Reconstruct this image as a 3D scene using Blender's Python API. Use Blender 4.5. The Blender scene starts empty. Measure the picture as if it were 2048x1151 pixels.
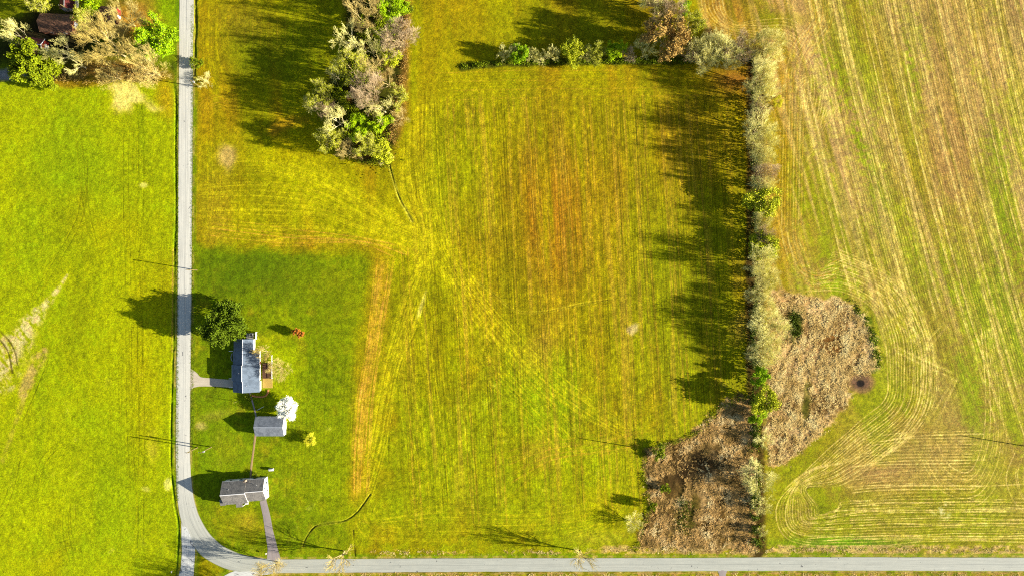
import bpy, bmesh, math, random
import numpy as np
from mathutils import Vector, Matrix
scene = bpy.context.scene
random.seed(7)
# ------------------------------------------------------------------ camera: a drone 258 m up, looking straight down
CH = 258.0
cam_d = bpy.data.cameras.new('camera'); cam_d.sensor_width = 36; cam_d.lens = 18*CH/204.8
cam_d.clip_start = 1; cam_d.clip_end = 8000
cam = bpy.data.objects.new('camera', cam_d); scene.collection.objects.link(cam)
cam.location = (0, 0, CH); cam.rotation_euler = (0, 0, 0); scene.camera = cam
# ------------------------------------------------------------------ low morning sun from the east
EL = math.radians(17.5); AZ = math.radians(99.3)            # azimuth clockwise from north
world = bpy.data.worlds.new('World'); scene.world = world; world.use_nodes = True
wn = world.node_tree; bg = wn.nodes['Background']; sky = wn.nodes.new('ShaderNodeTexSky')
sky.sky_type = 'NISHITA'; sky.sun_disc = False; sky.sun_elevation = EL; sky.sun_rotation = AZ
wn.links.new(sky.outputs[0], bg.inputs[0]); bg.inputs[1].default_value = 0.052
sd = bpy.data.lights.new('sun', 'SUN'); sd.energy = 5.0; sd.angle = math.radians(.5); sd.color = (1.0, .92, .77)
sun = bpy.data.objects.new('sun', sd); scene.collection.objects.link(sun)
SD = Vector((math.sin(AZ)*math.cos(EL), math.cos(AZ)*math.cos(EL), math.sin(EL)))
sun.rotation_euler = SD.to_track_quat('Z', 'Y').to_euler(); sun.location = SD*400
scene.view_settings.view_transform = 'Standard'; scene.view_settings.look = 'None'
scene.view_settings.exposure = 2.04; scene.view_settings.gamma = 1.0
GAIN = np.array([1.94, 1.94, 1.89])
def alb(r, g, b):                                         # base colour of a surface that reads (r,g,b) in full sun on level ground
    c = np.array([r, g, b])/255.; lin = np.where(c < .04045, c/12.92, ((c+.055)/1.055)**2.4)
    return tuple(np.minimum(lin/GAIN, .86))+(1,)
def W(px, py, h=0.0, z=0.0):                              # plan position of a point seen at (px,py) at height h
    k = (CH-h)/CH; return Vector(((px-1024)/5*k, (575.5-py)/5*k, z))
scene.cycles.filter_width = 1.1; scene.cycles.use_denoising = False
COL = scene.collection
# ------------------------------------------------------------------ ground plan
# plan coordinates: 5 units = 1 metre, x to the east, y to the south, origin at the NW corner
rs = np.random.RandomState(11)
STEP = 1.3
gx = np.arange(-60, 2110, STEP, dtype=np.float32); gy = np.arange(-60, 1215, STEP, dtype=np.float32)
NX, NY = len(gx), len(gy)
X, Y = np.meshgrid(gx, gy)
def lattice(u, v, seed):
    r = np.random.RandomState(seed); T = r.rand(256, 256).astype(np.float32)
    iu = np.floor(u).astype(np.int32); iv = np.floor(v).astype(np.int32)
    fu = u-iu; fv = v-iv
    fu = fu*fu*(3-2*fu); fv = fv*fv*(3-2*fv)
    a = iu & 255; b = iv & 255; a1 = (a+1) & 255; b1 = (b+1) & 255
    return (T[b, a]*(1-fu)+T[b, a1]*fu)*(1-fv)+(T[b1, a]*(1-fu)+T[b1, a1]*fu)*fv
def fbm(scale, seed, oct=3, ax=1.0, rot=0.0, x=None, y=None):
    x = X if x is None else x; y = Y if y is None else y
    c, s = math.cos(rot), math.sin(rot)
    u = (x*c+y*s)/scale; v = (-x*s+y*c)/(scale*ax)
    t = 0; a = 1; n = 0
    for i in range(oct):
        t = t+a*lattice(u*2**i+7.3*i, v*2**i+3.1*i, seed+i); n += a; a *= .55
    return (t/n-.5)*2                       # about -1..1
def sm(e0, e1, v):
    t = np.clip((v-e0)/(e1-e0), 0, 1); return t*t*(3-2*t)
def curve(pts, step=1.0):
    p = np.array(pts, float)
    if len(p) == 2: p = np.array([p[0], (p[0]+p[1])/2, p[1]])
    q = np.vstack([2*p[0]-p[1], p, 2*p[-1]-p[-2]]); out = []
    for i in range(1, len(q)-2):
        n = max(2, int(np.linalg.norm(q[i+1]-q[i])/step)); t = np.linspace(0, 1, n, endpoint=False)[:, None]
        a, b, c, d = q[i-1], q[i], q[i+1], q[i+2]
        out.append(.5*((2*b)+(-a+c)*t+(2*a-5*b+4*c-d)*t*t+(-a+3*b-3*c+d)*t**3))
    out.append(p[-1:]); return np.vstack(out)
def normals(c):
    t = np.gradient(c, axis=0); t /= np.linalg.norm(t, axis=1)[:, None]+1e-9
    return np.stack([-t[:, 1], t[:, 0]], 1)
def splat(A, c, w):
    fx = (c[:, 0]-gx[0])/STEP; fy = (c[:, 1]-gy[0])/STEP
    ix = np.floor(fx).astype(int); iy = np.floor(fy).astype(int); ok = (ix >= 0) & (ix < NX-1) & (iy >= 0) & (iy < NY-1)
    ix, iy, fx, fy = ix[ok], iy[ok], fx[ok]-ix[ok], fy[ok]-iy[ok]
    w = np.broadcast_to(w, ok.shape)[ok]; F = A.reshape(-1)
    for dx, dy, ww in ((0, 0, (1-fx)*(1-fy)), (1, 0, fx*(1-fy)), (0, 1, (1-fx)*fy), (1, 1, fx*fy)):
        np.add.at(F, (iy+dy)*NX+ix+dx, (w*ww).astype(np.float32))
def swath(A, pts, offs, s=.8, wob=1.0, ends=30):
    c = curve(pts, .9); n = normals(c); L = len(c)
    env = np.clip(np.minimum(np.arange(L), np.arange(L)[::-1])/ends, 0, 1)
    w0 = wob*np.interp(np.arange(L), np.arange(0, L+60, 60), rs.randn(len(np.arange(0, L+60, 60))))
    for o in offs:
        k = np.interp(np.arange(L), np.arange(0, L+25, 25), .45+.75*rs.rand(len(np.arange(0, L+25, 25))))
        splat(A, c+n*(o+w0[:, None]*1.0), s*env*k)
def between(A, ca, cb, n, s=.6, jit=.02, clump=False):
    a = curve(ca, 1); b = curve(cb, 1); N = max(len(a), len(b)); t = np.linspace(0, 1, N)
    ra = np.stack([np.interp(t, np.linspace(0, 1, len(a)), a[:, k]) for k in (0, 1)], 1)
    rb = np.stack([np.interp(t, np.linspace(0, 1, len(b)), b[:, k]) for k in (0, 1)], 1)
    for i in range(n):
        f = (i+.5)/n + rs.randn()*jit; g = f+rs.randn()*jit*2
        e = f+(g-f)*t[:, None]
        i0, i1 = sorted(rs.rand(2)); 
        if i1-i0 < .35: i0, i1 = 0, 1
        env = sm(i0-.02, i0+.06, t)*(1-sm(i1-.06, i1+.02, t))
        k = np.interp(np.arange(N), np.arange(0, N+25, 25), .4+.8*rs.rand(len(np.arange(0, N+25, 25))))
        splat(A, ra*(1-e)+rb*e, s*env*k*(.5+rs.rand()))
def inpoly(P):
    P = np.array(P, float); x0, y0 = P.min(0)-60; x1, y1 = P.max(0)+60
    i0, i1 = np.searchsorted(gx, (x0, x1)); j0, j1 = np.searchsorted(gy, (y0, y1)); sl = (slice(j0, j1), slice(i0, i1))
    x = X[sl]; y = Y[sl]; ins = np.zeros(x.shape, bool); d = np.full(x.shape, 1e9, np.float32)
    for k in range(len(P)):
        a = P[k]; b = P[(k+1) % len(P)]
        if a[1] != b[1]:
            cr = ((a[1] > y) != (b[1] > y)) & (x < (b[0]-a[0])*(y-a[1])/(b[1]-a[1])+a[0]); ins ^= cr
        ab = b-a; t = np.clip(((x-a[0])*ab[0]+(y-a[1])*ab[1])/(ab@ab), 0, 1)
        d = np.minimum(d, (x-a[0]-t*ab[0])**2+(y-a[1]-t*ab[1])**2)
    D = np.full(X.shape, -60., np.float32); D[sl] = np.where(ins, 1, -1)*np.sqrt(d); return D     # >0 inside
def dist(pts, R=30, closed=False, signed=False):
    c = curve(pts, 6); D = np.full(X.shape, float(R), np.float32); S = np.zeros(X.shape, np.float32)
    for k in range(len(c)-1):
        a, b = c[k], c[k+1]; ab = b-a
        i0, i1 = np.searchsorted(gx, (min(a[0], b[0])-R, max(a[0], b[0])+R)); j0, j1 = np.searchsorted(gy, (min(a[1], b[1])-R, max(a[1], b[1])+R))
        if i1 <= i0 or j1 <= j0: continue
        sl = (slice(j0, j1), slice(i0, i1)); x = X[sl]; y = Y[sl]
        t = np.clip(((x-a[0])*ab[0]+(y-a[1])*ab[1])/(ab@ab+1e-9), 0, 1); ex = x-a[0]-t*ab[0]; ey = y-a[1]-t*ab[1]
        d = np.sqrt(ex*ex+ey*ey); m = d < D[sl]; D[sl] = np.where(m, d, D[sl])
        if signed: S[sl] = np.where(m, np.sign(ab[0]*ey-ab[1]*ex), S[sl])
    return (D, S) if signed else D
def blob(cx, cy, rx, ry, rot=0, soft=.5, seed=1, rough=.35):
    c, s = math.cos(rot), math.sin(rot); dx, dy = X-cx, Y-cy
    r = np.sqrt(((dx*c+dy*s)/rx)**2+((-dx*s+dy*c)/ry)**2)+rough*NZ[seed % len(NZ)]
    return 1-sm(1-soft, 1+soft, r)
def mix(m, col, amt=1.0):
    global C
    m = (np.clip(m, 0, 1)*amt)[..., None]; C = C*(1-m)+np.array(col, np.float32)*m

NZ = [fbm(22, 100+7*i, 3) for i in range(4)]
big = fbm(170, 3, 3); mid = fbm(60, 13, 3); fine = fbm(7, 23, 2); grit = rs.rand(NY, NX).astype(np.float32)*2-1
vstreak = fbm(9, 33, 3, ax=14); vstreak2 = fbm(26, 43, 3, ax=9, rot=-.06)

C = np.zeros((NY, NX, 3), np.float32)+np.array([160, 172, 4], np.float32)
Z = np.zeros((NY, NX), np.float32)
# plan shapes ------------------------------------------------------
LAWN = [(386, 489), (560, 500), (737, 512), (730, 580), (718, 660), (705, 760), (699, 860), (694, 960), (693, 1030), (703, 1112), (640, 1114), (540, 1116), (470, 1108), (425, 1085), (398, 1048), (384, 1000), (380, 900), (384, 700)]
MARSH_E = [(1545, 582), (1600, 592), (1680, 599), (1722, 622), (1746, 660), (1752, 700), (1756, 735), (1738, 745), (1708, 748), (1697, 765), (1700, 790), (1680, 822), (1650, 850), (1625, 880), (1592, 905), (1562, 930), (1538, 925), (1530, 850), (1540, 700)]
MARSH_W = [(1478, 788), (1508, 800), (1508, 1102), (1272, 1100), (1282, 1060), (1300, 1020), (1290, 960), (1290, 905), (1325, 888), (1380, 872), (1415, 842), (1440, 812)]
ROAD = [(378, -1600), (374, -60), (373, 0), (371, 300), (369, 600), (366, 850), (367, 940), (372, 1000), (386, 1050), (415, 1092), (458, 1118), (510, 1129), (570, 1131), (800, 1129.5), (1024, 1128.5), (1300, 1128), (1700, 1126.5), (2110, 1127.5), (3600, 1128)]
SIDE = [(376, 1030), (376.5, 1070), (377, 1105), (374, 1151), (368, 1300), (360, 2600)]
LINK = [(545, 1136), (500, 1143), (455, 1160), (415, 1195), (382, 1260)]
lawn = sm(-14, 18, inpoly(LAWN)+12*NZ[0]+3*fbm(9, 681, 2))*sm(375, 386, X); ragged = 9*fbm(13, 671, 3); mE = inpoly(MARSH_E)+7*NZ[1]+ragged; mW = inpoly(MARSH_W)+7*NZ[2]+ragged
xr = 1505+6*NZ[0]                                  # hedge line
right = sm(-6, 10, X-1528-4*NZ[1]); right = np.maximum(right, sm(-6, 10, X-1395-(Y-0)*.2)*sm(0, 12, 92-Y+3*NZ[1]))
south = sm(0, 3, Y-1142)
leftf = 1-sm(-3, 3, X-364)
middle = (1-leftf)*(1-right)

# ---- left field : smooth bright winter wheat
mix(sm(-.5, .7, big+.25*fine), (172, 176, 0), .55)
mix(sm(.05, .7, mid+.35*fine), (132, 154, 4), .55)
mix(sm(.1, .8, fbm(90, 61, 3, ax=2.2, rot=.25)), (178, 160, 2), .55)
mix(sm(.15, .8, fbm(40, 71, 3, ax=3)), (112, 140, 6), .35)
mix(blob(110, 470, 80, 60, 0, .8, 1), (122, 144, 6), .35)
mix(blob(150, 330, 90, 70, .2, .8, 2), (118, 150, 6), .4)
mix(blob(150, 640, 22, 90, .15, .8, 3), (128, 136, 4), .5)
mix(blob(255, 960, 90, 110, 0, .8, 0), (140, 166, 4), .4)
mix(blob(285, 760, 30, 160, 0, .9, 1), (182, 172, 2), .5)
mix(blob(60, 1000, 60, 60, 0, .9, 2), (170, 180, 0), .4)

# ---- middle field
m = middle
mix(m, (157, 149, 4))
mix(m*sm(-.3, .6, big+.4*vstreak2), (140, 146, 4), .8)
mix(m*sm(-.1, .6, fbm(45, 81, 3, ax=5, rot=-.06)), (170, 128, 14), .55)
mix(m*sm(.05, .7, fbm(70, 91, 3, ax=2)), (168, 168, 0), .6)
mix(m*sm(-.1, .8, vstreak), (128, 120, 4), .45)
br = np.exp(-(((X-1110)/95)**2+((Y-440)/170)**2))
mix(m*br*sm(-.7, .3, vstreak2+.3*vstreak), (168, 110, 24), .9)
mix(m*br*sm(.1, .6, fbm(30, 95, 2, ax=6, rot=-.07)), (192, 152, 78), .6)
mix(m*np.exp(-(((X-1400)/110)**2+((Y-260)/170)**2)), (150, 116, 10), .6)
mix(m*np.exp(-(((X-1470)/50)**2+((Y-160)/30)**2)), (160, 104, 40), .8)
mix(m*np.exp(-(((X-1478)/22)**2+((Y-620)/120)**2))*sm(-.4, .4, mid), (170, 130, 70), .7)
mix(m*np.exp(-(((X-1380)/90)**2+((Y-620)/120)**2)), (138, 148, 4), .5)
mix(m*blob(1075, 790, 110, 85, .5, .8, 1), (128, 156, 4), .85); mix(m*blob(900, 900, 120, 110, 0, .9, 0), (140, 152, 4), .6); mix(m*blob(1180, 980, 130, 90, 0, .9, 2), (148, 164, 4), .6); mix(m*blob(900, 340, 60, 130, 0, .9, 1), (142, 154, 4), .6); mix(m*blob(1370, 470, 80, 120, 0, .9, 3), (134, 142, 4), .5)
mix(m*blob(850, 505, 110, 45, .35, .8, 2), (176, 172, 0), .7)
mix(m*blob(650, 390, 120, 50, .5, .8, 3), (172, 174, 0), .7)
mix(m*blob(960, 880, 120, 90, .2, .8, 3), (148, 152, 4), .5)
mix(m*blob(1085, 950, 170, 60, 0, .8, 3), (166, 172, 2), .55)
mix(m*blob(1220, 1010, 60, 40, 0, .8, 0), (178, 172, 0), .7)
mix(m*blob(1200, 1075, 60, 14, 0, .8, 0), (196, 164, 70), .5)
mix(m*blob(1080, 700, 30, 50, .3, .8, 0), (182, 138, 50), .5)
mix(m*blob(1085, 905, 30, 28, .3, .9, 0), (188, 142, 50), .55)
mix(m*blob(850, 1010, 130, 60, 0, .8, 1), (150, 160, 4), .5); mix(m*sm(620, 900, Y)*sm(-.5, .4, NZ[2]+mid), (138, 156, 4), .5)
mix(m*blob(600, 290, 70, 24, -.4, .8, 1), (182, 170, 0), .7)
mix(m*blob(560, 100, 130, 60, 0, .9, 2), (112, 128, 6), .55)
mix(m*blob(480, 40, 55, 35, 0, .9, 3), (130, 108, 30), .45)
mix(m*blob(900, 70, 60, 120, 0, .9, 0), (168, 150, 6), .5)
mix(m*blob(1150, 60, 150, 45, 0, .9, 0), (124, 128, 6), .5)
mix(m*blob(620, 488, 190, 12, .02, .9, 1, 1.3), (180, 140, 22), .32)
mix(m*blob(430, 420, 30, 80, 0, .9, 2), (182, 140, 50), .35)
# ---- right field
th = .285
rg = fbm(34, 201, 3, ax=7, rot=-th); rg2 = fbm(75, 211, 3, ax=5, rot=-th)
mix(right, (160, 144, 32))
mix(right*sm(-.45, .35, rg2+.25*rg)*np.clip(1.2-Y/1500, .5, 1), (188, 148, 96), .85)
gr = sm(-.05, .5, fbm(60, 221, 3, ax=3.2, rot=-th)+.35*rg+.25*fine)
south_g = sm(380, 720, Y+.25*(X-1600))
mix(right*np.clip(gr*.9+south_g*.55*sm(-.6, .3, mid), 0, 1), (136, 150, 10), .8)
for b in ((1832, 190, 26, 105, -.06), (1725, 300, 26, 120, -.12), (1760, 400, 22, 120, -.15), (2010, 460, 26, 120, -.25), (2000, 600, 40, 150, -.25), (1660, 150, 26, 90, -.1), (1900, 700, 60, 200, -.25), (1835, 130, 24, 90, -.1), (1640, 560, 60, 40, .1), (2000, 300, 20, 80, -.2)):
    mix(right*blob(*b, .8, int(b[0]) % 4)*sm(-.9, .3, fine+rg), (124, 150, 10), .7)
mix(right*blob(1905, 330, 45, 170, -.25, .8, 1), (170, 124, 68), .6)
mix(right*blob(2035, 60, 30, 90, -.25, .8, 1), (150, 112, 74), .7)
mix(right*blob(1660, 40, 20, 60, -.25, .8, 1)*sm(0, .4, fine), (205, 180, 96), .8)
mix(right*blob(1720, 440, 16, 150, -.2, .9, 2)*sm(0, .5, fine), (196, 176, 90), .5)
mix(right*blob(1560, 350, 20, 260, 0, .9, 1), (164, 134, 14), .7)
mix(right*blob(1450, 30, 70, 50, 0, .8, 1), (182, 126, 40), .7)
mix(right*blob(1560, 40, 45, 14, 0, .8, 1), (128, 130, 10), .6)
mix(right*blob(1850, 910, 100, 60, 0, .8, 3), (176, 144, 84), .7); mix(right*blob(1740, 945, 90, 22, 0, .8, 1), (180, 142, 84), .75); mix(right*blob(1890, 780, 26, 120, -.25, .8, 1), (178, 144, 86), .6); mix(right*blob(1590, 1030, 30, 22, 0, .8, 1), (176, 146, 70), .5)
mix(right*blob(1800, 960, 220, 14, 0, .8, 2), (168, 140, 66), .4)
mix(right*blob(1850, 1040, 260, 40, 0, .8, 2), (132, 144, 8), .55)
mix(right*blob(1640, 870, 60, 130, .5, .8, 0), (150, 148, 12), .6)
mix(right*blob(1690, 1085, 120, 12, 0, .8, 0), (96, 146, 8), .8)
mix(right*blob(1880, 640, 30, 60, -.4, .8, 0), (172, 138, 70), .6)

mix(right*sm(.05, .5, fbm(15, 231, 3, ax=22, rot=-th))*(1-sm(500, 850, Y)), (208, 172, 112), .6)
mix(right*sm(.1, .55, fbm(10, 241, 3, ax=22, rot=-th))*(1-sm(500, 850, Y)), (126, 132, 16), .4)
# ---- tractor passes -------------------------------------------------
Lr = np.zeros_like(Z); Ly = np.zeros_like(Z); Lf = np.zeros_like(Z); Dk = np.zeros_like(Z); Lw = np.zeros_like(Z)
P6 = [i*5.2-13 for i in range(6)]; P8 = [i*5.0-17.5 for i in range(8)]
# middle field: north-south rows, slightly off the grid, with tramline pairs
u = X-.062*(Y-300)+.00002*(Y-300)**2*np.sign(X-900)+2.0*fbm(260, 301, 2)
rows = .5+.5*np.cos(2*np.pi*u/5.15)
inner = sm(815, 880, X+.05*Y)*sm(165, 230, Y)*(1-sm(1440, 1490, X))*(1-sm(900, 1080, Y))
Dk += inner*(1-rows)**2*.32*sm(-.8,.5,vstreak)
Ly += inner*(rows**2)*.45*sm(-.7, .6, vstreak2+.3*fine)
rs.seed(5)
for k in range(-1, 13):
    x0 = 842+k*54.5
    for o, s in ((0, .8), (3.2, .5), (12.5, .8), (15.4, .45), (6, .2), (-5, .3)):
        y0 = 170+rs.rand()*25; y1 = 1010+rs.rand()*80
        if x0 > 1290: y1 = min(y1, 860)
        if k < 0: y0 = 480
        if x0+o > 1490: continue
        pts = [(x0+o+.062*(y-300)+3*math.sin(y/170+k), y) for y in np.linspace(y0, y1, 7)]
        swath(Lw if .15 < (k*0.37 % 1) else Ly, pts, [0], s*.75, .4)
        if rs.rand() < .6: swath(Dk, pts, [1.6], .5, .4)
for k in range(60):                                  # random long faint rows
    x0 = 800+rs.rand()*680; y0 = 160+rs.rand()*600; y1 = y0+120+rs.rand()*400
    y1 = min(y1, 1080)
    swath(Ly if rs.rand() < .5 else Dk, [(x0+.062*(y-300), y) for y in np.linspace(y0, y1, 4)], [0], .45, .3)
# headland passes round the middle field
for j in range(10):
    y = 142+j*6.2+rs.randn()
    swath(Lw if j % 3 == 0 else Ly, [(850+j*6, y+4), (1000, y), (1250, y-3), (1400+rs.rand()*60, y-6)], [0], .42, .8)
for j in range(9):
    x = 1490-j*6
    swath(Ly, [(x-14, 160), (x, 400), (x-2, 600), (x-10-j, 740), (x-60, 800-j*2), (x-130, 850-j*5), (1290-j*3, 882-j*7)], [0], .38, .6)
for cx in (985, 1085, 1185, 1300, 1400, 1005, 1110):  # turning loops along the north headland
    for r in range(5):
        R = 20+r*5; t = np.linspace(math.pi, 2*math.pi, 7)
        swath(Ly, [(cx-R, 190+rs.rand()*60)]+[(cx+R*math.cos(a), 190+R*.9*math.sin(a)) for a in t]+[(cx+R, 190+rs.rand()*60)], [0], .4, .5)
for (cx, cy, R0, y1) in ((885, 730, 60, 900), (1140, 690, 45, 850), (1225, 770, 35, 880), (880, 960, 60, 1060), (1120, 1000, 40, 1060), (860, 300, 40, 420)):
    for r in range(5):
        R = R0-r*5; t = np.linspace(math.pi, 2*math.pi, 7)
        swath(Ly, [(cx-R, y1)]+[(cx+R*math.cos(a), cy+R*math.sin(a)) for a in t]+[(cx+R, y1-40)], [0], .36, .5)
# the fans that meet near the middle
between(Lf, [(395, 330), (520, 318), (640, 345), (740, 410), (850, 470), (880, 540)], [(395, 478), (520, 488), (640, 478), (740, 492), (800, 500), (850, 560)], 60, .6, .03)
between(Lw, [(420, 430), (560, 450), (700, 468), (860, 500)], [(400, 474), (560, 492), (700, 488), (780, 520)], 12, .6, .04)
between(Lf, [(560, 330), (640, 380), (760, 430), (870, 480)], [(600, 310), (700, 360), (800, 430), (880, 470)], 16, .6, .04)
between(Lf, [(830, 180), (822, 300), (835, 420), (870, 520), (960, 660), (1100, 800), (1250, 890)], [(880, 180), (890, 330), (900, 440), (940, 540), (1060, 680), (1190, 790), (1290, 860)], 38, .55, .04)
between(Lf, [(836, 190), (842, 330), (868, 480), (850, 600), (800, 740), (770, 900), (735, 1020)], [(800, 300), (800, 400), (840, 500), (800, 600), (765, 720), (740, 850), (720, 960)], 38, .6, .05)
between(Lf, [(870, 520), (900, 640), (960, 760), (1060, 860), (1150, 960)], [(920, 520), (1010, 660), (1100, 760), (1180, 840), (1230, 900)], 34, .5, .05)
between(Lf, [(860, 540), (880, 700), (900, 850), (910, 1040)], [(790, 620), (800, 800), (820, 940), (830, 1060)], 16, .5, .05)
between(Lf, [(730, 1075), (900, 1080), (1100, 1070), (1240, 1060)], [(760, 1030), (900, 1010), (1050, 1020), (1200, 1000)], 20, .5, .05)
between(Lf, [(1290, 900), (1278, 960), (1270, 1010), (1240, 1060), (1180, 1085)], [(1235, 900), (1230, 960), (1215, 1010), (1180, 1040), (1100, 1060)], 14, .5, .03)
between(Lw, [(1000, 900), (1100, 880), (1200, 870), (1300, 850)], [(1020, 990), (1100, 930), (1200, 910), (1290, 890)], 14, .4, .05)
between(Lf, [(715, 1000), (700, 1040), (720, 1075), (790, 1095)], [(760, 1000), (755, 1030), (780, 1050), (830, 1060)], 12, .5, .03)
# strip of bright stubble along the lawn
between(Lw, [(748, 515), (742, 600), (730, 700), (712, 800), (702, 900), (700, 1000)], [(790, 515), (776, 600), (760, 700), (746, 800), (740, 900), (736, 990)], 24, .75, .03)
st = dist([(768, 510), (758, 600), (744, 700), (728, 800), (720, 900), (716, 990)], 40)
mix(m*(1-sm(4, 38, st+8*NZ[1])), (180, 148, 24), .35)
# north-west part of the middle field
between(Ly, [(400, 20), (403, 160), (430, 200), (520, 215), (620, 250)], [(440, 0), (440, 100), (470, 150), (560, 170), (640, 200)], 16, .5, .04)
between(Ly, [(400, 205), (405, 260), (402, 330), (400, 470)], [(440, 240), (440, 300), (450, 380), (440, 460)], 9, .6, .05)
for r in range(7):
    R = 14+r*6; t = np.linspace(math.pi*.9, 2.1*math.pi, 8)
    swath(Lw, [(440+R*.9*math.cos(a), 230+R*.8*math.sin(a)) for a in t], [0], .5, .5)
    t = np.linspace(math.pi*.5, 1.6*math.pi, 8)
    swath(Ly, [(470+R*math.cos(a), 430+R*.8*math.sin(a)) for a in t], [0], .4, .5)
    swath(Ly, [(480+R*math.cos(a), 70+R*1.0*math.sin(a)) for a in np.linspace(.4*math.pi, 1.5*math.pi, 8)], [0], .45, .5)
for k in range(34):
    x0 = 440+k*5.4
    swath(Ly if k % 3 else Lw, [(x0, 10), (x0+1, 60), (x0, 110)], [0], .3, .4)
    if k < 26: swath(Ly, [(x0, 350), (x0+1, 400), (x0, 460)], [0], .25, .4)
# right field -------------------------------------------------------
def rx(x0, y): return x0+.27*y+.00007*(y-500)**2-17
ur = X-(.27*Y+.00007*(Y-500)**2-17); inr = right*sm(1585, 1650, ur+40*0)*(1-sm(640, 900, Y+.2*(1800-X)))
rowr = .5+.5*np.cos(2*np.pi*ur/5.0)
Ly += inr*rowr**2*.14; Lr += inr*rowr**2*.42*sm(-.6, .5, rg)
Dk += right*inr*(1-rowr)**2*.5
for k in range(11):
    x0 = 1562+k*52
    for o, s in ((0, 1.2), (1.6, .8), (3.4, .6), (14, 1.2), (15.6, .8), (17.5, .5), (23, .3), (-6, .3), (7, .3)):
        y0 = -60; y1 = 760+rs.rand()*160
        if k == 0: y0, y1 = 150, 520
        if k < 4: y1 = 620+rs.rand()*40
        pts = [(rx(x0+o, y)+2*math.sin(y/120+k*2), y) for y in np.linspace(y0, y1, 8)]
        swath(Lr, pts, [0], s*.8, .5)
for j in range(9):                                    # along the hedge, curling round the reed bed
    x = 1562+j*5.6
    swath(Lr if j % 2 else Lw, [(x+60, -20), (x+58, 40), (x+30, 80+j), (x+6, 140), (x, 250), (x-4, 450), (x+4, 500), (x+22, 540), (x+70-j*2, 575-j*6), (x+120, 560-j*8)], [0], .62, .7)
    swath(Dk, [(x+3, 140), (x+2, 250), (x-1, 450)], [0], .5, .7)
for j in range(17):                                   # concentric rows round the east reed bed and its pond
    o = j*5.6
    swath(Lr, [(1600+j*4, 585-o*.8), (1680, 582-o*.9), (1738+o*.75, 610-o*.5), (1768+o, 665), (1775+o, 740), (1768+o*.9, 800+o*.4), (1710+o*.55, 850+o*.75), (1650+o*.35, 905+o*.7), (1590+o*.25, 965+o*.1), (1556+j*5, 1010), (1562+j*5, 1060-j*2), (1600+j*5, 1085-o*.8), (1700, 1090-o), (1900, 1082-o*.95), (2110, 1084-o*.95)], [0], .75 if j % 3 else 1.2, 1.1)
    swath(Dk, [(1768+o+2, 665), (1777+o, 740), (1770+o*.9, 802+o*.4), (1712+o*.55, 852+o*.75), (1652+o*.35, 907+o*.7), (1592+o*.25, 967+o*.1), (1558+j*5, 1010), (1600+j*5, 1087-o*.8), (1700, 1092-o), (1900, 1084-o*.95), (2110, 1086-o*.95)], [0], .45, .9)
for j in range(24):                                   # east-west rows in the south-east corner
    y = 862+j*6.4; x0 = 1720+25*math.sin(j*1.7)+(40 if j < 6 else 0)
    swath(Lr, [(x0, y+8), (x0+60, y+2), (1900, y), (1960+15*math.sin(j*2.3), y-1)], [0], 1.9 if j in (1, 2, 9, 10, 17, 18, 22) else .6, .5, 12)
    swath(Dk, [(x0, y+10.5), (x0+60, y+4.5), (1900, y+2.5), (1950, y+1.5)], [0], .45, .5, 12)
for y0, xa in ((1018, 1650), (1022, 1680), (1071, 1610), (1076, 1640), (1046, 1700), (969, 1690)):
    swath(Lr, [(xa, y0+5), (xa+80, y0), (1900, y0+1), (2110, y0-2)], [0], 1.5, .8, 20)
for j in range(9): swath(Lr, [(1560+j*4, 985-j*3), (1600+j*4, 950-j*2), (1650+j*5, 925), (1700+j*6, 870+j*4), (1740+j*4, 850+j*6)], [0], .8, .8)
between(Lr, [(1990, 640), (2010, 800), (2010, 930), (1960, 1010), (1880, 1000), (1830, 930)], [(1960, 640), (1970, 780), (1965, 880), (1940, 940), (1900, 930), (1870, 880)], 9, .7, .02)
between(Lr, [(2030, 900), (2010, 960), (2040, 1020), (2100, 1040)], [(2080, 880), (2060, 950), (2075, 980), (2110, 990)], 7, .7, .02)
for a, b in (((1790, 700), (1918, 762)), ((1794, 692), (1915, 748)), ((1918, 752), (1872, 850)), ((1912, 750), (1850, 856)), ((1845, 690), (1890, 640)), ((1850, 700), (1898, 646)), ((1770, 620), (1850, 700)), ((1780, 612), (1860, 690))):
    swath(Lr, [a, b], [0, 2.5], .5, .3, 8)
between(Lr, [(1745, 560), (1800, 620), (1840, 700), (1838, 790), (1790, 880), (1700, 960)], [(1790, 540), (1840, 620), (1870, 700), (1880, 780), (1850, 850), (1790, 900)], 12, .6, .03)
for r in range(7):
    R = 8+r*6; t = np.linspace(math.pi, 2*math.pi, 7)
    swath(Lr, [(1630-R, 230)]+[(1630+R*math.cos(a), 190+R*.9*math.sin(a)) for a in t]+[(1630+R, 215), (1620-R*.3, 290+R)], [0], .5, .5)
for j in range(8):                                    # headland sweep, north end of the right field
    swath(Lr, [(1395+j*7, -40), (1400+j*7, 20), (1440+j*5, 60-j*2), (1520, 82-j*6), (1580+j*2, 96-j*7), (1610+j*6, 150), (1600+j*6, 260)], [0], .8, .6)
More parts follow.
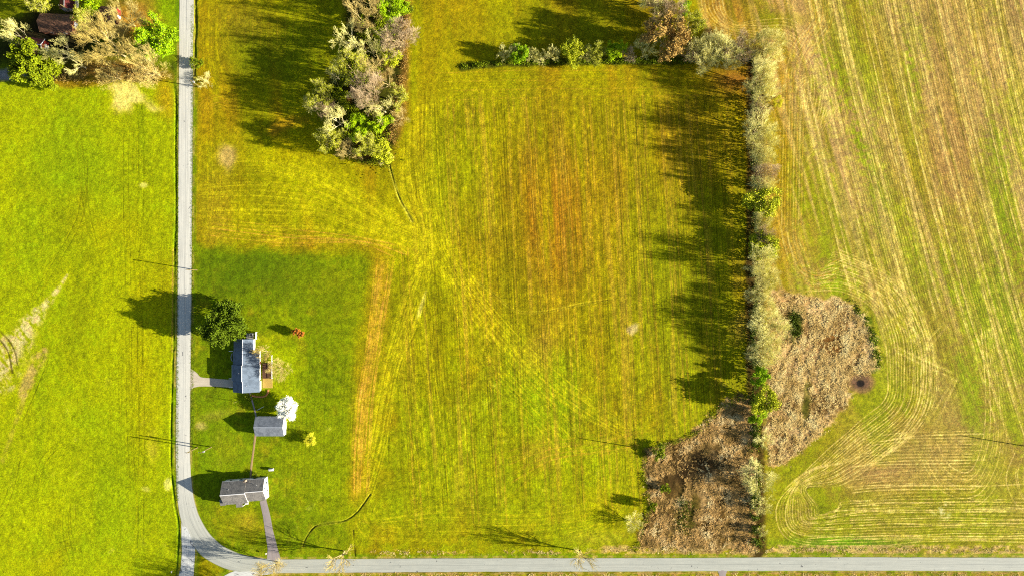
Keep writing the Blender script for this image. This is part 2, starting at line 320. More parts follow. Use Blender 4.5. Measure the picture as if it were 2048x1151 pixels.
# left field tramlines (pressed, darker)
for c in ([(175, 300), (172, 400), (150, 470), (60, 620)], [(160, 240), (178, 420), (196, 500)], [(277, 250), (277, 360)], [(258, 245), (257, 400), (262, 600)], [(140, 1000), (136, 1060), (150, 1130)], [(152, 990), (152, 1050), (165, 1120)], [(95, 1090), (155, 1075)], [(88, 1108), (150, 1092)], [(30, 850), (60, 780), (90, 700)], [(45, 900), (20, 1000), (-20, 1060)], [(285, 620), (288, 900), (285, 1100)], [(262, 640), (265, 880), (275, 1000)], [(60, 990), (80, 920), (120, 880)]):
    swath(Dk, c, [0, 11], .55, .8); swath(Ly, c, [2, 13], .3, .8)
for k in range(46):
    x0 = 200+rs.rand()*145; y0 = 220+rs.rand()*700
    swath(Dk if k % 2 else Ly, [(x0, y0), (x0+rs.randn()*2, y0+80), (x0+rs.randn()*3, y0+150+rs.rand()*100)], [0], .25, .4)
# lawn mowing lines
for k in range(44):
    x0 = 560+k*3.6
    swath(Dk if k % 2 else Ly, [(x0+6, 700), (x0, 800), (x0-3, 900), (x0-5, 1010)], [0], .22 if k % 5 else .5, .6)
for k in range(30):
    x0 = 395+k*11.5
    swath(Dk, [(x0, 510), (x0+1, 560), (x0-1, 640)], [0], .2, .6)

def rowhue(u, L, seed): return lattice(u/5.15+.5, Y/L+.003*u, seed)*2-1
rc = rowhue(u, 190, 71); rc2 = rowhue(u*.5, 240, 72); rd1 = rowhue(ur, 170, 73); rd2 = rowhue(ur*.4, 260, 74)
mm = middle*inner; mix(mm*sm(.2, .9, rc+.5*rc2), (204, 160, 62), .42); mix(mm*sm(.2, .9, -rc+.4*rc2), (110, 104, 2), .4)
mm = right*(1-sm(640, 900, Y+.2*(1800-X))); mix(mm*sm(.2, .9, rd1+.5*rd2), (214, 182, 90), .42); mix(mm*sm(.2, .9, -rd1+.4*rd2), (126, 114, 14), .4)
notlawn = 1-lawn; grow = (1-sm(-14, -2, mE))*(1-sm(-14, -2, mW))*(1-south)
brk = .55+.6*sm(-.5, .6, fbm(11, 401, 2))
for A in (Ly, Lw, Lr, Dk, Lf): A *= grow
lr = leftf[..., None]
mix(np.clip(Dk, 0, 1.1)*brk, (70, 74, 2), .72)
mix(np.clip(Ly, 0, 1.2)*brk*(notlawn*.75+.25), (200, 186, 6), .58)
mix(np.clip(Lf, 0, 1.2)*brk*notlawn, (206, 194, 20), .74)
mix(np.clip(Lw, 0, 1.2)*brk*notlawn, (228, 172, 62), .75)
mix(np.clip(Lr, 0, 1.25)*brk*right, (242, 212, 118), .85)
mix(np.clip(Lr, 0, 1.0)*brk*(1-right)*notlawn, (200, 168, 40), .4)

# ---- lawn
L1 = C.copy()
C = np.zeros_like(C)+np.array([122, 142, 4], np.float32)
mix(sm(-.3, .7, mid+.4*fine), (100, 122, 4), .7)
mix(sm(0, .7, fbm(36, 501, 3)), (134, 146, 4), .7)
mix(sm(.1, .7, fbm(24, 511, 3)), (164, 148, 24), .6)
mix(sm(.2, .8, fbm(5, 521, 2)), (140, 152, 10), .35)
mix(sm(620, 700, X+.06*(Y-700)), (136, 148, 4), .6)
mix(sm(.0, .6, fbm(9, 531, 3)), (84, 100, 4), .5); mix(sm(.1, .6, fbm(14, 541, 3, ax=4)), (146, 150, 6), .4)
mix(blob(560, 740, 46, 80, 0, .7, 1), (166, 180, 2), .75); mix(blob(640, 930, 60, 90, .1, .9, 2), (150, 162, 4), .6); mix(blob(470, 1050, 60, 26, .3, .9, 0), (156, 150, 14), .5); mix(blob(600, 560, 90, 30, .1, .9, 3), (140, 146, 6), .5); mix(blob(560, 860, 40, 20, 0, .9, 3), (96, 120, 4), .5)
mix(blob(500, 545, 120, 45, 0, .9, 2), (72, 98, 6), .6)
mix(blob(440, 900, 60, 70, 0, .9, 3), (112, 142, 4), .5)
mix(blob(430, 830, 40, 10, -.2, .8, 1), (176, 160, 70), .4)
mix(blob(400, 852, 12, 9, 0, .6, 0), (200, 176, 110), .7)
mix(blob(495, 1040, 22, 18, .6, .9, 0), (186, 158, 40), .6)
mix(blob(455, 895, 28, 35, 0, .9, 1), (160, 152, 20), .4)
mix(blob(650, 600, 50, 60, 0, .9, 2), (118, 130, 4), .6)
mix(np.clip(Dk, 0, 1)*brk, (60, 84, 2), .7); mix(np.clip(Ly, 0, 1)*brk, (150, 160, 8), .45)
lw = lawn[..., None]; C = L1*(1-lw)+C*lw
# ---- farmyard at the north-west
yard = leftf*(1-sm(-8, 8, Y-163-8*NZ[0]+.0*X))
mix(yard, (98, 112, 6)); mix(yard*sm(-.1, .5, NZ[1]), (60, 70, 10), .8)
mix(yard*blob(20, 25, 60, 55, 0, .6, 2), (132, 138, 4), .9)
mix(yard*blob(330, 45, 40, 80, 0, .6, 1), (134, 160, 4), .95)
mix(yard*blob(265, 40, 50, 40, 0, .6, 2), (188, 140, 50), .9)
mix(yard*blob(235, 145, 100, 26, .1, .6, 3), (150, 108, 46), .9)
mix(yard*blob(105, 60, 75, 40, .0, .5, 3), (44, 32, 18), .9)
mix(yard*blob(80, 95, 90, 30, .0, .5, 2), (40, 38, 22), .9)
mix(blob(14, 149, 36, 13, .0, .3, 0)*leftf, (150, 150, 150), .95)
mix(blob(150, 166, 60, 9, .0, .6, 0)*leftf, (160, 116, 30), .7)
mix(leftf*blob(330, 200, 16, 40, -.1, .8, 0), (186, 150, 20), .7)
pale = np.maximum(blob(262, 188, 48, 17, .45, .5, 1, .7), blob(245, 200, 22, 22, .2, .5, 2, .6))
mix(leftf*pale, (244, 222, 120), .9)
mix(leftf*blob(236, 30, 7, 16, 0, .4, 0), (250, 236, 150), .95)
mix(leftf*blob(287, 370, 8, 6, 0, .5, 0), (235, 225, 110), .8)
mix(leftf*blob(334, 967, 7, 12, 0, .5, 0, .8), (238, 232, 120), .8); mix(leftf*blob(293, 978, 9, 5, 0, .5, 0, .8), (230, 226, 110), .6)
mix(leftf*blob(305, 900, 10, 30, 0, .8, 0, .8), (206, 190, 60), .5)
# washed-out gully in the left field
d = dist([(134, 550), (110, 585), (90, 610), (62, 640), (38, 672), (8, 720), (-30, 780)], 60); wd = np.interp(Y, (550, 600, 640, 680, 760), (4, 8, 17, 28, 40))
gm = (1-sm(.35, 1.3, d/wd+.6*NZ[1]))*sm(-.5, .3, fbm(12, 691, 3, ax=.5, rot=.9)+.4*fine); mix(gm, (232, 214, 150), .85); mix(gm*sm(0, .5, fine), (176, 150, 96), .6)
gm2 = 1-sm(.7, 1.15, d/wd+.5*NZ[2]); 
d2 = dist([(88, 700), (70, 730), (52, 770), (45, 795), (30, 850), (5, 920)], 40); wd2 = np.interp(Y, (690, 720, 780, 800, 930), (6, 16, 12, 6, 8)); g2 = (1-sm(.3, 1.3, d2/wd2+.6*NZ[2]))*sm(-.8, .2, fbm(12, 693, 3)); mix(g2*np.interp(Y, (790, 810), (1, .45)), (196, 166, 96), .8)
for c in ([(-8, 672), (8, 690), (18, 712), (24, 745)], [(0, 662), (20, 684), (30, 706), (34, 728)]):
    d3 = dist(c, 10); mix(1-sm(.6, 2.4, d3+NZ[0]), (90, 80, 24), .7); Z -= .08*(1-sm(0, 3, d3))
# other bare spots
mix(m*blob(453, 312, 19, 26, 0, .5, 2), (206, 172, 110), .75)
mix(m*blob(570, 250, 45, 12, -.35, .5, 2, .6), (200, 150, 30), .6)
mix(m*blob(1268, 657, 10, 10, .6, .5, 2, .7), (214, 188, 140), .7)
mix(m*blob(843, 610, 4, 26, .3, .5, 2, .6), (214, 200, 110), .6)
mix(right*blob(1885, 1022, 20, 14, 0, .8, 1, .9)*sm(0, .4, fine), (210, 205, 160), .6)
# ditches and gullies with real depth
bk = fbm(15, 655, 3)
def ditch(pts, w, depth, dark=(40, 44, 6), light=None, amt=.7):
    global Z
    d, s = dist(pts, w*3, signed=True); Z = Z-depth*(1-sm(.15*w, w, d+.4*w*NZ[0]))*np.clip(.7+.9*NZ[3]+.5*bk, .1, 1.3)
    mix((1-sm(.3*w, .8*w, d+.35*w*NZ[1]))*np.clip(.6+.8*bk, .15, 1), dark, amt)
    if light: mix((1-sm(.2*w, .7*w, np.abs(d-w*1.1)+.4*w*NZ[2])), light, .55)
ditch([(390, -60), (390, 40), (389, 95), (388, 150)], 5, .75, (36, 34, 10))
ditch([(348, 165), (352, 210), (351, 300), (352, 420), (349, 500)], 3.2, .35, (36, 60, 8))
ditch([(349, 500), (348, 620), (347, 700)], 3, .3, (46, 50, 10), (190, 140, 90))
ditch([(346, 700), (343, 800), (342, 930), (350, 1010), (357, 1060), (352, 1151)], 3, .28, (56, 96, 8))
ditch([(776, 318), (784, 350), (798, 395), (812, 420), (824, 442)], 2.0, .2, (64, 64, 6), (206, 200, 90), .7)
ditch([(950, 560), (990, 590), (1030, 620), (1075, 624), (1120, 617), (1160, 608), (1215, 599)], 1.9, .12, (104, 90, 10), (190, 176, 40), .45)
ditch([(740, 988), (715, 1022), (690, 1040), (660, 1045), (630, 1052), (612, 1075), (606, 1092)], 2.0, .22, (50, 56, 6), (166, 160, 50), .8)
ditch([(848, 590), (840, 640), (800, 730), (787, 800), (778, 850), (776, 930)], 2, .06, (110, 116, 6), None, .35)
ditch([(706, 1060), (710, 1110)], 2.4, .15, (80, 70, 20))
ditch([(1285, 1025), (1290, 1050), (1282, 1070)], 3.5, .4, (40, 34, 16))
# verges
rd = np.minimum(np.minimum(dist(ROAD, 60), dist(SIDE, 60)), dist(LINK, 60))
dr1 = dist([(383, 760), (405, 763), (470, 767)], 30); dr2 = dist([(527, 1000), (536, 1050), (546, 1115)], 30)
verge = (1-sm(16, 27, rd+3*NZ[0]))*(1-.0*X)
mix(verge*(1-leftf*0), (112, 146, 6), .7)
mix(verge*sm(0, .5, fbm(14, 601, 3, ax=3)), (168, 150, 40), .6)
mix(sm(0, .4, fbm(12, 605, 2, ax=.5)+.2)*sm(1086, 1092, Y+3*NZ[1])*(1-sm(1104, 1110, Y))*sm(1190, 1210, X), (210, 176, 110), .8)
mix(sm(0, .4, fbm(12, 607, 2, ax=.5)-.2)*sm(1096, 1100, Y+3*NZ[1])*(1-sm(1104, 1110, Y))*sm(740, 760, X), (200, 166, 80), .6)
mix(south*(X > 470), (150, 140, 30), .9); mix(south*sm(-.1, .4, fbm(10, 611, 3, ax=.3))*(X > 720), (196, 150, 84), .8)
mix(south*(1-sm(0, 1.6, np.abs(Y-1143.5)))*(X > 700), (80, 40, 10), .8)
sh_ = fbm(10, 697, 3, ax=2); mix((1-sm(0, 4, np.abs(rd-16)+1.5*NZ[2]))*sm(-.4, .3, sh_), (196, 166, 104), .75); mix((1-sm(0, 4, np.abs(rd-20)))*sm(-.1, .4, -sh_), (96, 128, 6), .6)
# hedge bottoms, wood floor, reed beds
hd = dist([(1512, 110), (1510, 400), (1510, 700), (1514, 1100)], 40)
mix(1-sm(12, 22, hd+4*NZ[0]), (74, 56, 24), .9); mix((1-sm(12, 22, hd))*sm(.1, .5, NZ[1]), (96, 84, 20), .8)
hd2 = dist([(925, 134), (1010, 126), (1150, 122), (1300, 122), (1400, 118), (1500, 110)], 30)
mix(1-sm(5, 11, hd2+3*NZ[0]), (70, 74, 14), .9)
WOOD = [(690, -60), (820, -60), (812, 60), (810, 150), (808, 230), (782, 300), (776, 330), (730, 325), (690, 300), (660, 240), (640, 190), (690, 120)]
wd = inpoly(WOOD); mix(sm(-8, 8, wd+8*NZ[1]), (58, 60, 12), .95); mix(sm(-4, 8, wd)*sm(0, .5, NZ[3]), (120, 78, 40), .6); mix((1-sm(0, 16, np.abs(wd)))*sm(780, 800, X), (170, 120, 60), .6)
for mm, c0, c1 in ((mE, (190, 152, 96), (222, 188, 130)), (mW, (132, 104, 54), (196, 162, 108))):
    k = sm(-9, 7, mm+6*fine); mix(k, c0, .95); mix(k*sm(-.2, .5, NZ[2]+.3*fine), c1, .7); mix(k*sm(.15, .5, fbm(30, 701, 3)), (80, 56, 20), .6)
mix(sm(-4, 4, mW)*blob(1340, 960, 50, 60, 0, .9, 1), (60, 44, 16), .6)
mix((1-sm(0, 7, np.abs(mE)+3*fine))*sm(1700, 1740, X), (84, 120, 10), .7)
mix(sm(-4, 4, mE)*blob(1590, 650, 16, 32, .1, .6, 1), (66, 78, 8), .8); mix(sm(-4, 4, mE)*blob(1612, 810, 9, 38, .1, .7, 1, .6), (80, 84, 14), .8); mix(sm(-4, 4, mE)*blob(1665, 690, 30, 22, .3, .7, 1, .6), (104, 66, 20), .8); mix(sm(-4, 4, mW)*blob(1400, 930, 60, 30, -.2, .8, 2, .7), (58, 44, 24), .8); mix(sm(-4, 4, mW)*blob(1370, 1030, 20, 40, .2, .8, 2, .7), (74, 72, 14), .8)
mix(blob(1724, 766, 30, 23, 0, .2, 1, .25), (146, 116, 70), .95); mix(blob(1724, 765, 20, 15, 0, .25, 1, .4)*sm(-.9, .1, fine), (108, 80, 62), .85); mix(blob(1722, 766, 8, 7, 0, .3, 1, .3), (30, 26, 26), .9)
pr = np.sqrt(((X-1722)/1.15)**2+(Y-766)**2); Z -= .14*(1-sm(3, 26, pr))
# ---- relief and fine grain
flat = sm(14.5, 24, rd)*sm(9, 15, dr1)*sm(8, 13, dr2)
bump = fbm(6.5, 801, 2); bumpl = fbm(16, 811, 2)
Zr = .045*bump+.07*bumpl+.02*fine
Zr *= (.65+.5*sm(-.2, .5, mid))
Zr += .035*(np.clip(Ly+Lw+Lr+Lf, 0, 1)-np.clip(Dk, 0, 1))*(1-leftf*.3)*(1-.7*right)
Zr *= 1-lawn*.55
Zr *= 1-.25*right
Zr *= 1+.1*leftf
Z = Z*sm(13, 17, rd)+Zr*flat
mud = sm(-4, 4, mE)+sm(-4, 4, mW); Z += mud*.10*fine
Z -= .03
bright = 1+(.17-.03*leftf)*fine+.2*grit*(.5+.5*flat)+.07*mid
sgr = fbm(2.0, 851, 2, ax=7, rot=-.06)*middle*inner+fbm(2.0, 861, 2, ax=7, rot=-th)*right*(1-sm(640, 850, Y+.2*(1800-X)))*sm(1570, 1610, ur)
bright = bright*(1+.17*sgr*notlawn*flat)
C = C*bright[..., None]
gr3 = rs.randn(NY, NX).astype(np.float32); C[..., 0] *= 1+.03*gr3; C[..., 2] *= 1
C = np.clip(C, 1, 252)
# ------------------------------------------------------------------ helpers
def tag(o, label=None, cat=None, group=None, kind=None):
    if label: o['label'] = label
    if cat: o['category'] = cat
    if group: o['group'] = group
    if kind: o['kind'] = kind
    return o
def empty(name, loc, label, cat, group=None, rz=0):
    o = bpy.data.objects.new(name, None); COL.objects.link(o); o.location = loc; o.rotation_euler = (0, 0, rz)
    o.empty_display_size = .5
    return tag(o, label, cat, group)
def link(name, me, mat=None, parent=None):
    if mat: me.materials.append(mat)
    o = bpy.data.objects.new(name, me); COL.objects.link(o); o.parent = parent; return o
def mesh_np(name, V, F, smooth=False):
    V = np.ascontiguousarray(V, np.float32); F = np.ascontiguousarray(F, np.int32); k = F.shape[1]
    me = bpy.data.meshes.new(name); me.vertices.add(len(V)); me.vertices.foreach_set('co', V.ravel())
    me.loops.add(F.size); me.loops.foreach_set('vertex_index', F.ravel())
    me.polygons.add(len(F)); me.polygons.foreach_set('loop_start', np.arange(0, F.size, k, dtype=np.int32))
    me.polygons.foreach_set('use_smooth', np.full(len(F), smooth, bool))
    me.update(calc_edges=True); return me
class NT:
    def __init__(s, name, rough=.85, spec=.25):
        s.m = bpy.data.materials.new(name); s.m.use_nodes = True; s.t = s.m.node_tree; s.b = s.t.nodes['Principled BSDF']
        s.b.inputs['Roughness'].default_value = rough; s.b.inputs['Specular IOR Level'].default_value = spec
    def n(s, kind, **kw):
        nd = s.t.nodes.new('ShaderNode'+kind)
        for k, v in kw.items():
            if k in nd.inputs: nd.inputs[k].default_value = v
            else: setattr(nd, k, v)
        return nd
    def l(s, a, b): s.t.links.new(a, b)
    def noise(s, scale, detail=3, vec=None, rough=.5, dist=0.0):
        nd = s.n('TexNoise', Scale=scale, Detail=detail, Roughness=rough, Distortion=dist)
        if vec is None:
            if not hasattr(s, 'tc'): s.tc = s.n('TexCoord')
            vec = s.tc.outputs['Object']
        s.l(vec, nd.inputs['Vector']); return nd.outputs['Fac']
    def ramp(s, f, *stops):
        nd = s.n('ValToRGB'); e = nd.color_ramp.elements
        while len(e) < len(stops): e.new(.5)
        for i, (p, c) in enumerate(stops): e[i].position = p; e[i].color = c if len(c) == 4 else tuple(c)+(1,)
        s.l(f, nd.inputs[0]); return nd.outputs[0]
    def mix(s, f, a, b, mode='MIX'):
        nd = s.n('Mix', data_type='RGBA', blend_type=mode)
        for i, v in ((0, f), (6, a), (7, b)):
            if hasattr(v, 'default_value') and not isinstance(v, (int, float, tuple)): s.l(v, nd.inputs[i])
            else: nd.inputs[i].default_value = v
        return nd.outputs[2]
    def math(s, op, a, b=0.0):
        nd = s.n('Math', operation=op)
        for i, v in ((0, a), (1, b)):
            if isinstance(v, (int, float)): nd.inputs[i].default_value = v
            else: s.l(v, nd.inputs[i])
        return nd.outputs[0]
    def mapped(s, sx, sy, sz=1, rot=0):
        if not hasattr(s, 'tc'): s.tc = s.n('TexCoord')
        mp = s.n('Mapping'); mp.inputs['Scale'].default_value = (sx, sy, sz); mp.inputs['Rotation'].default_value = (0, 0, rot)
        s.l(s.tc.outputs['Object'], mp.inputs[0]); return mp.outputs[0]
    def col(s, c): (s.l(c, s.b.inputs['Base Color']) if not isinstance(c, tuple) else setattr(s.b.inputs['Base Color'], 'default_value', c)); return s
    def bump(s, h, strength=.5, dist=.05):
        nd = s.n('Bump', Strength=strength, Distance=dist); s.l(h, nd.inputs['Height']); s.l(nd.outputs[0], s.b.inputs['Normal']); return s
def plain(name, rgb, rough=.8, var=.15, scale=3.0, k=1.0):
    t = NT(name, rough); c = alb(*rgb); c = tuple(v*k for v in c[:3])
    lo = tuple(v*(1-var) for v in c)+(1,); hi = tuple(min(.9, v*(1+var)) for v in c)+(1,)
    t.col(t.ramp(t.noise(scale, 4), (.3, lo), (.7, hi))); return t.m
def leafmat(name, a, b, k=.45, scale=.6):
    k = k*(2.9 if 'twig' in name or 'bark' in name else 2.1); t = NT(name, .8, .1); oi = t.n('ObjectInfo')
    A = tuple(min(.85, v*k) for v in alb(*a)[:3])+(1,); B = tuple(min(.85, v*k) for v in alb(*b)[:3])+(1,)
    f = t.noise(scale, 3); g = t.math('ADD', f, t.math('MULTIPLY', t.math('SUBTRACT', oi.outputs['Random'], .5), .22))
    t.col(t.ramp(g, (.35, A), (.65, B))); return t.m

# ------------------------------------------------------------------ the ground: one sheet reaching the horizon
ox = np.array([-20000, -9000, -4000, -2000, -1000, -500, -250, -120, -75], np.float32)
GX = np.concatenate([ox, gx, 2048-ox[::-1]]).astype(np.float32); GY = np.concatenate([ox, gy, 1155-ox[::-1]]).astype(np.float32)
k = len(ox)
Cp = np.pad(C, ((k, k), (k, k), (0, 0)), mode='edge'); Zp = np.pad(Z, k, mode='edge')
far = np.array([150, 148, 16], np.float32)
XX, YY = np.meshgrid(GX, GY)
out = np.maximum(np.maximum(-60-XX, XX-2110), np.maximum(-60-YY, YY-1215)); ff = np.clip(out/30, 0, 1)[..., None]
Cp = Cp*(1-ff)+far*ff; Zp = np.where(out > 5, -.03, Zp)
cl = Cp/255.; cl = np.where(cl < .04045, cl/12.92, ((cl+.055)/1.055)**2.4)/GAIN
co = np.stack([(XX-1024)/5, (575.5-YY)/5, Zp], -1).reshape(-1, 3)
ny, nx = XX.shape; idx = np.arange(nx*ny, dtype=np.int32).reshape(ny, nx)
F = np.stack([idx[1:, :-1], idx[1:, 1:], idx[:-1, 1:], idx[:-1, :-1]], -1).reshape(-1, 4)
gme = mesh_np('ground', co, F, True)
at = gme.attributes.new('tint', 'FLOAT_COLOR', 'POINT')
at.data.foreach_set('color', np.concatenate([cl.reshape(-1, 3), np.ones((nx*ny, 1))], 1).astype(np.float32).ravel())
t = NT('field_soil_and_crop', .95, .05); a = t.n('Attribute', attribute_name='tint')
nn = t.noise(2.6, 3); n2 = t.noise(.9, 2)
cc = t.mix(1.0, a.outputs['Color'], t.ramp(nn, (.25, (.72, .72, .72)), (.75, (1.30, 1.28, 1.2))), 'MULTIPLY')
t.col(cc); t.bump(t.math('ADD', nn, n2), .5, .05)
ground = link('ground', gme, t.m); tag(ground, kind='structure')
def zat(x, y):                                            # ground height under a world point
    px = x*5+1024; py = 575.5-y*5
    i = int(min(max((px-gx[0])/STEP, 0), NX-1)); j = int(min(max((py-gy[0])/STEP, 0), NY-1)); return float(Z[j, i])

# ------------------------------------------------------------------ roads
def strip(name, pts, widths, z, mat, lat=8, label=None, shift=None):
    c = curve(pts, 4); L = len(c); n = normals(c); P = np.array(pts, float)
    s = np.concatenate([[0], np.cumsum(np.linalg.norm(np.diff(c, axis=0), axis=1))])
    key = [np.argmin(np.linalg.norm(c-p, axis=1)) for p in P]
    w = np.interp(np.arange(L), key, widths) if not np.isscalar(widths) else np.full(L, widths)
    wob = np.interp(s, np.arange(0, s[-1]+10, 10), np.random.RandomState(3).randn(len(np.arange(0, s[-1]+10, 10)))*.3)
    V = []; A = []; B = []
    for i in range(lat+1):
        f = i/lat-.5; p = c+n*((w+(wob if i in (0, lat) else 0))*f)[:, None]
        V.append(np.stack([(p[:, 0]-1024)/5, (575.5-p[:, 1])/5, np.full(L, z)+.03*(1-(2*f)**2)], 1)); A.append(np.full(L, f+.5)); B.append(s/5)
    V = np.concatenate(V); idx = np.arange((lat+1)*L).reshape(lat+1, L)
    F = np.stack([idx[:-1, :-1], idx[:-1, 1:], idx[1:, 1:], idx[1:, :-1]], -1).reshape(-1, 4)
    e1 = V[F[0, 1]]-V[F[0, 0]]; e2 = V[F[0, 3]]-V[F[0, 0]]
    if np.cross(e1, e2)[2] < 0: F = F[:, ::-1]
    me = mesh_np(name, V, F, True)
    for nm, arr in (('across', np.concatenate(A)), ('along', np.concatenate(B))):
        me.attributes.new(nm, 'FLOAT', 'POINT').data.foreach_set('value', arr.astype(np.float32))
    o = link(name, me, mat); tag(o, label, kind='structure'); return o
def roadmat(name, c1, c2, seam=.5, tar=.0, dim=None):
    t = NT(name, .8, .2); ac = t.n('Attribute', attribute_name='across').outputs['Fac']; al = t.n('Attribute', attribute_name='along').outputs['Fac']
    cx = t.n('CombineXYZ'); t.l(t.math('MULTIPLY', ac, 5.5), cx.inputs[0]); t.l(t.math('MULTIPLY', al, .035), cx.inputs[1])
    st = t.noise(2.2, 4, cx.outputs[0]); g = t.noise(.35, 4); fi = t.noise(7, 3)
    base = t.mix(g, alb(*c1), alb(*c2))
    base = t.mix(1.0, base, t.ramp(st, (.3, (.88, .88, .88)), (.7, (1.12, 1.12, 1.11))), 'MULTIPLY')
    base = t.mix(1.0, base, t.ramp(fi, (.3, (.9, .9, .9)), (.7, (1.08, 1.08, 1.08))), 'MULTIPLY')
    d = t.math('ABSOLUTE', t.math('SUBTRACT', ac, seam)); base = t.mix(t.ramp(d, (.006, (.5, .5, .5)), (.02, (0, 0, 0))), base, alb(140, 142, 140))
    ed = t.math('ABSOLUTE', t.math('SUBTRACT', ac, .5)); base = t.mix(t.ramp(t.math('ADD', ed, t.math('MULTIPLY', st, .06)), (.49, (0, 0, 0)), (.53, (.8, .8, .8))), base, alb(176, 166, 120))
    if tar:
        cr = t.noise(.55, 5, dist=1.2); base = t.mix(t.ramp(cr, (tar, (0, 0, 0)), (tar+.02, (.75, .75, .75))), base, alb(70, 72, 84))
    if dim:
        mr = t.n('MapRange'); t.l(al, mr.inputs[0]); mr.inputs[1].default_value = dim[0]; mr.inputs[2].default_value = dim[1]
        base = t.mix(1.0, base, t.mix(mr.outputs[0], (1, 1, 1, 1), (.70, .73, .72, 1)), 'MULTIPLY')
    t.col(base); t.bump(fi, .25, .02); return t.m
m_road = roadmat('worn_asphalt', (232, 228, 212), (212, 212, 200), tar=.69, dim=(532, 570))
m_side = roadmat('old_asphalt', (236, 236, 226), (206, 210, 206), tar=.60)
m_drive = roadmat('gravel_drive', (226, 214, 190), (200, 184, 158), seam=2)
m_drive2 = roadmat('grey_drive', (176, 164, 160), (156, 146, 142), seam=2)
m_path = roadmat('dirt_path', (196, 168, 120), (176, 140, 90), seam=2)
strip('road', ROAD, [28, 28, 28, 28, 28, 28, 29, 33, 40, 42, 38, 32, 28, 27.5, 27, 27, 27, 27, 27], .030, m_road, 10)
strip('side_road', SIDE, [27, 28, 27, 27, 27, 27], .018, m_side)
strip('side_road', LINK, [20, 22, 24, 26, 26], .010, m_side)
strip('driveway', [(380, 759), (388, 759.5), (400, 762.5), (428, 764), (470, 767)], [46, 34, 19, 16, 16], .012, m_drive)
strip('driveway', [(526, 1000), (533, 1030), (538, 1060), (545, 1095), (548, 1124)], [13, 15, 16, 20, 30], .012, m_drive2)
strip('driveway', [(1445, 1138), (1445, 1148), (1445, 1180)], [22, 13, 14], .008, m_drive2)
strip('path', [(499, 782), (504, 800), (510, 822), (513, 840)], 3.2, .006, m_drive2, 3)
strip('path', [(511, 868), (507, 900), (503, 930), (501, 955)], 4, .006, m_path, 3)
# ------------------------------------------------------------------ buildings
def poly(name, V, F, mat, parent, M=None):
    if M is not None: V = [M @ Vector(v) for v in V]
    me = bpy.data.meshes.new(name); me.from_pydata([tuple(v) for v in V], [], F); me.update()
    bm = bmesh.new(); bm.from_mesh(me); bmesh.ops.recalc_face_normals(bm, faces=bm.faces); bm.to_mesh(me); bm.free()
    return link(name, me, mat, parent)
BOXF = [(0, 3, 2, 1), (4, 5, 6, 7), (0, 1, 5, 4), (1, 2, 6, 5), (2, 3, 7, 6), (3, 0, 4, 7)]
def boxv(a, b): x0, y0, z0 = a; x1, y1, z1 = b; return [(x0, y0, z0), (x1, y0, z0), (x1, y1, z0), (x0, y1, z0), (x0, y0, z1), (x1, y0, z1), (x1, y1, z1), (x0, y1, z1)]
def box(name, a, b, mat, parent, M=None): return poly(name, boxv(a, b), BOXF, mat, parent, M)
def boxes(name, L, mat, parent, M=None):
    V = []; F = []
    for a, b in L: o = len(V); V += boxv(a, b); F += [tuple(i+o for i in f) for f in BOXF]
    return poly(name, V, F, mat, parent, M)
def cyl(name, p0, p1, r, mat, parent=None, n=10, r1=None):
    me = mesh_np(name, *tubes(np.array([p0]), np.array([p1]), np.array([r]), np.array([r if r1 is None else r1]), n, cap=True)); return link(name, me, mat, parent)
def tubes(P0, P1, R0, R1, n=3, cap=False):
    P0 = np.asarray(P0, float); P1 = np.asarray(P1, float); d = P1-P0; d /= np.linalg.norm(d, axis=1)[:, None]+1e-9
    ref = np.where(np.abs(d[:, 2:3]) > .9, np.array([[1., 0, 0]]), np.array([[0, 0, 1.]])); u = np.cross(d, ref); u /= np.linalg.norm(u, axis=1)[:, None]+1e-9; v = np.cross(d, u)
    a = np.arange(n)*2*math.pi/n; ring = u[:, None]*np.cos(a)[None, :, None]+v[:, None]*np.sin(a)[None, :, None]
    V = np.concatenate([P0[:, None]+ring*R0[:, None, None], P1[:, None]+ring*R1[:, None, None]], 1); m = len(P0)
    b = (np.arange(m)*2*n)[:, None]; i = np.arange(n)[None]; j = (i+1) % n
    F = np.stack([b+i, b+j, b+n+j, b+n+i], -1).reshape(-1, 4); V = V.reshape(-1, 3)
    if cap and n % 2 == 0:
        ex = []
        for q in range(n//2-1): ex += [(0, q+1, q+2, n-1-q) if False else (n+q, n+q+1, 2*n-2-q, 2*n-1-q), (q, n-1-q, n-2-q, q+1)]
        F = np.concatenate([F]+[np.array(ex)+k*2*n for k in range(m)])
    return V, F
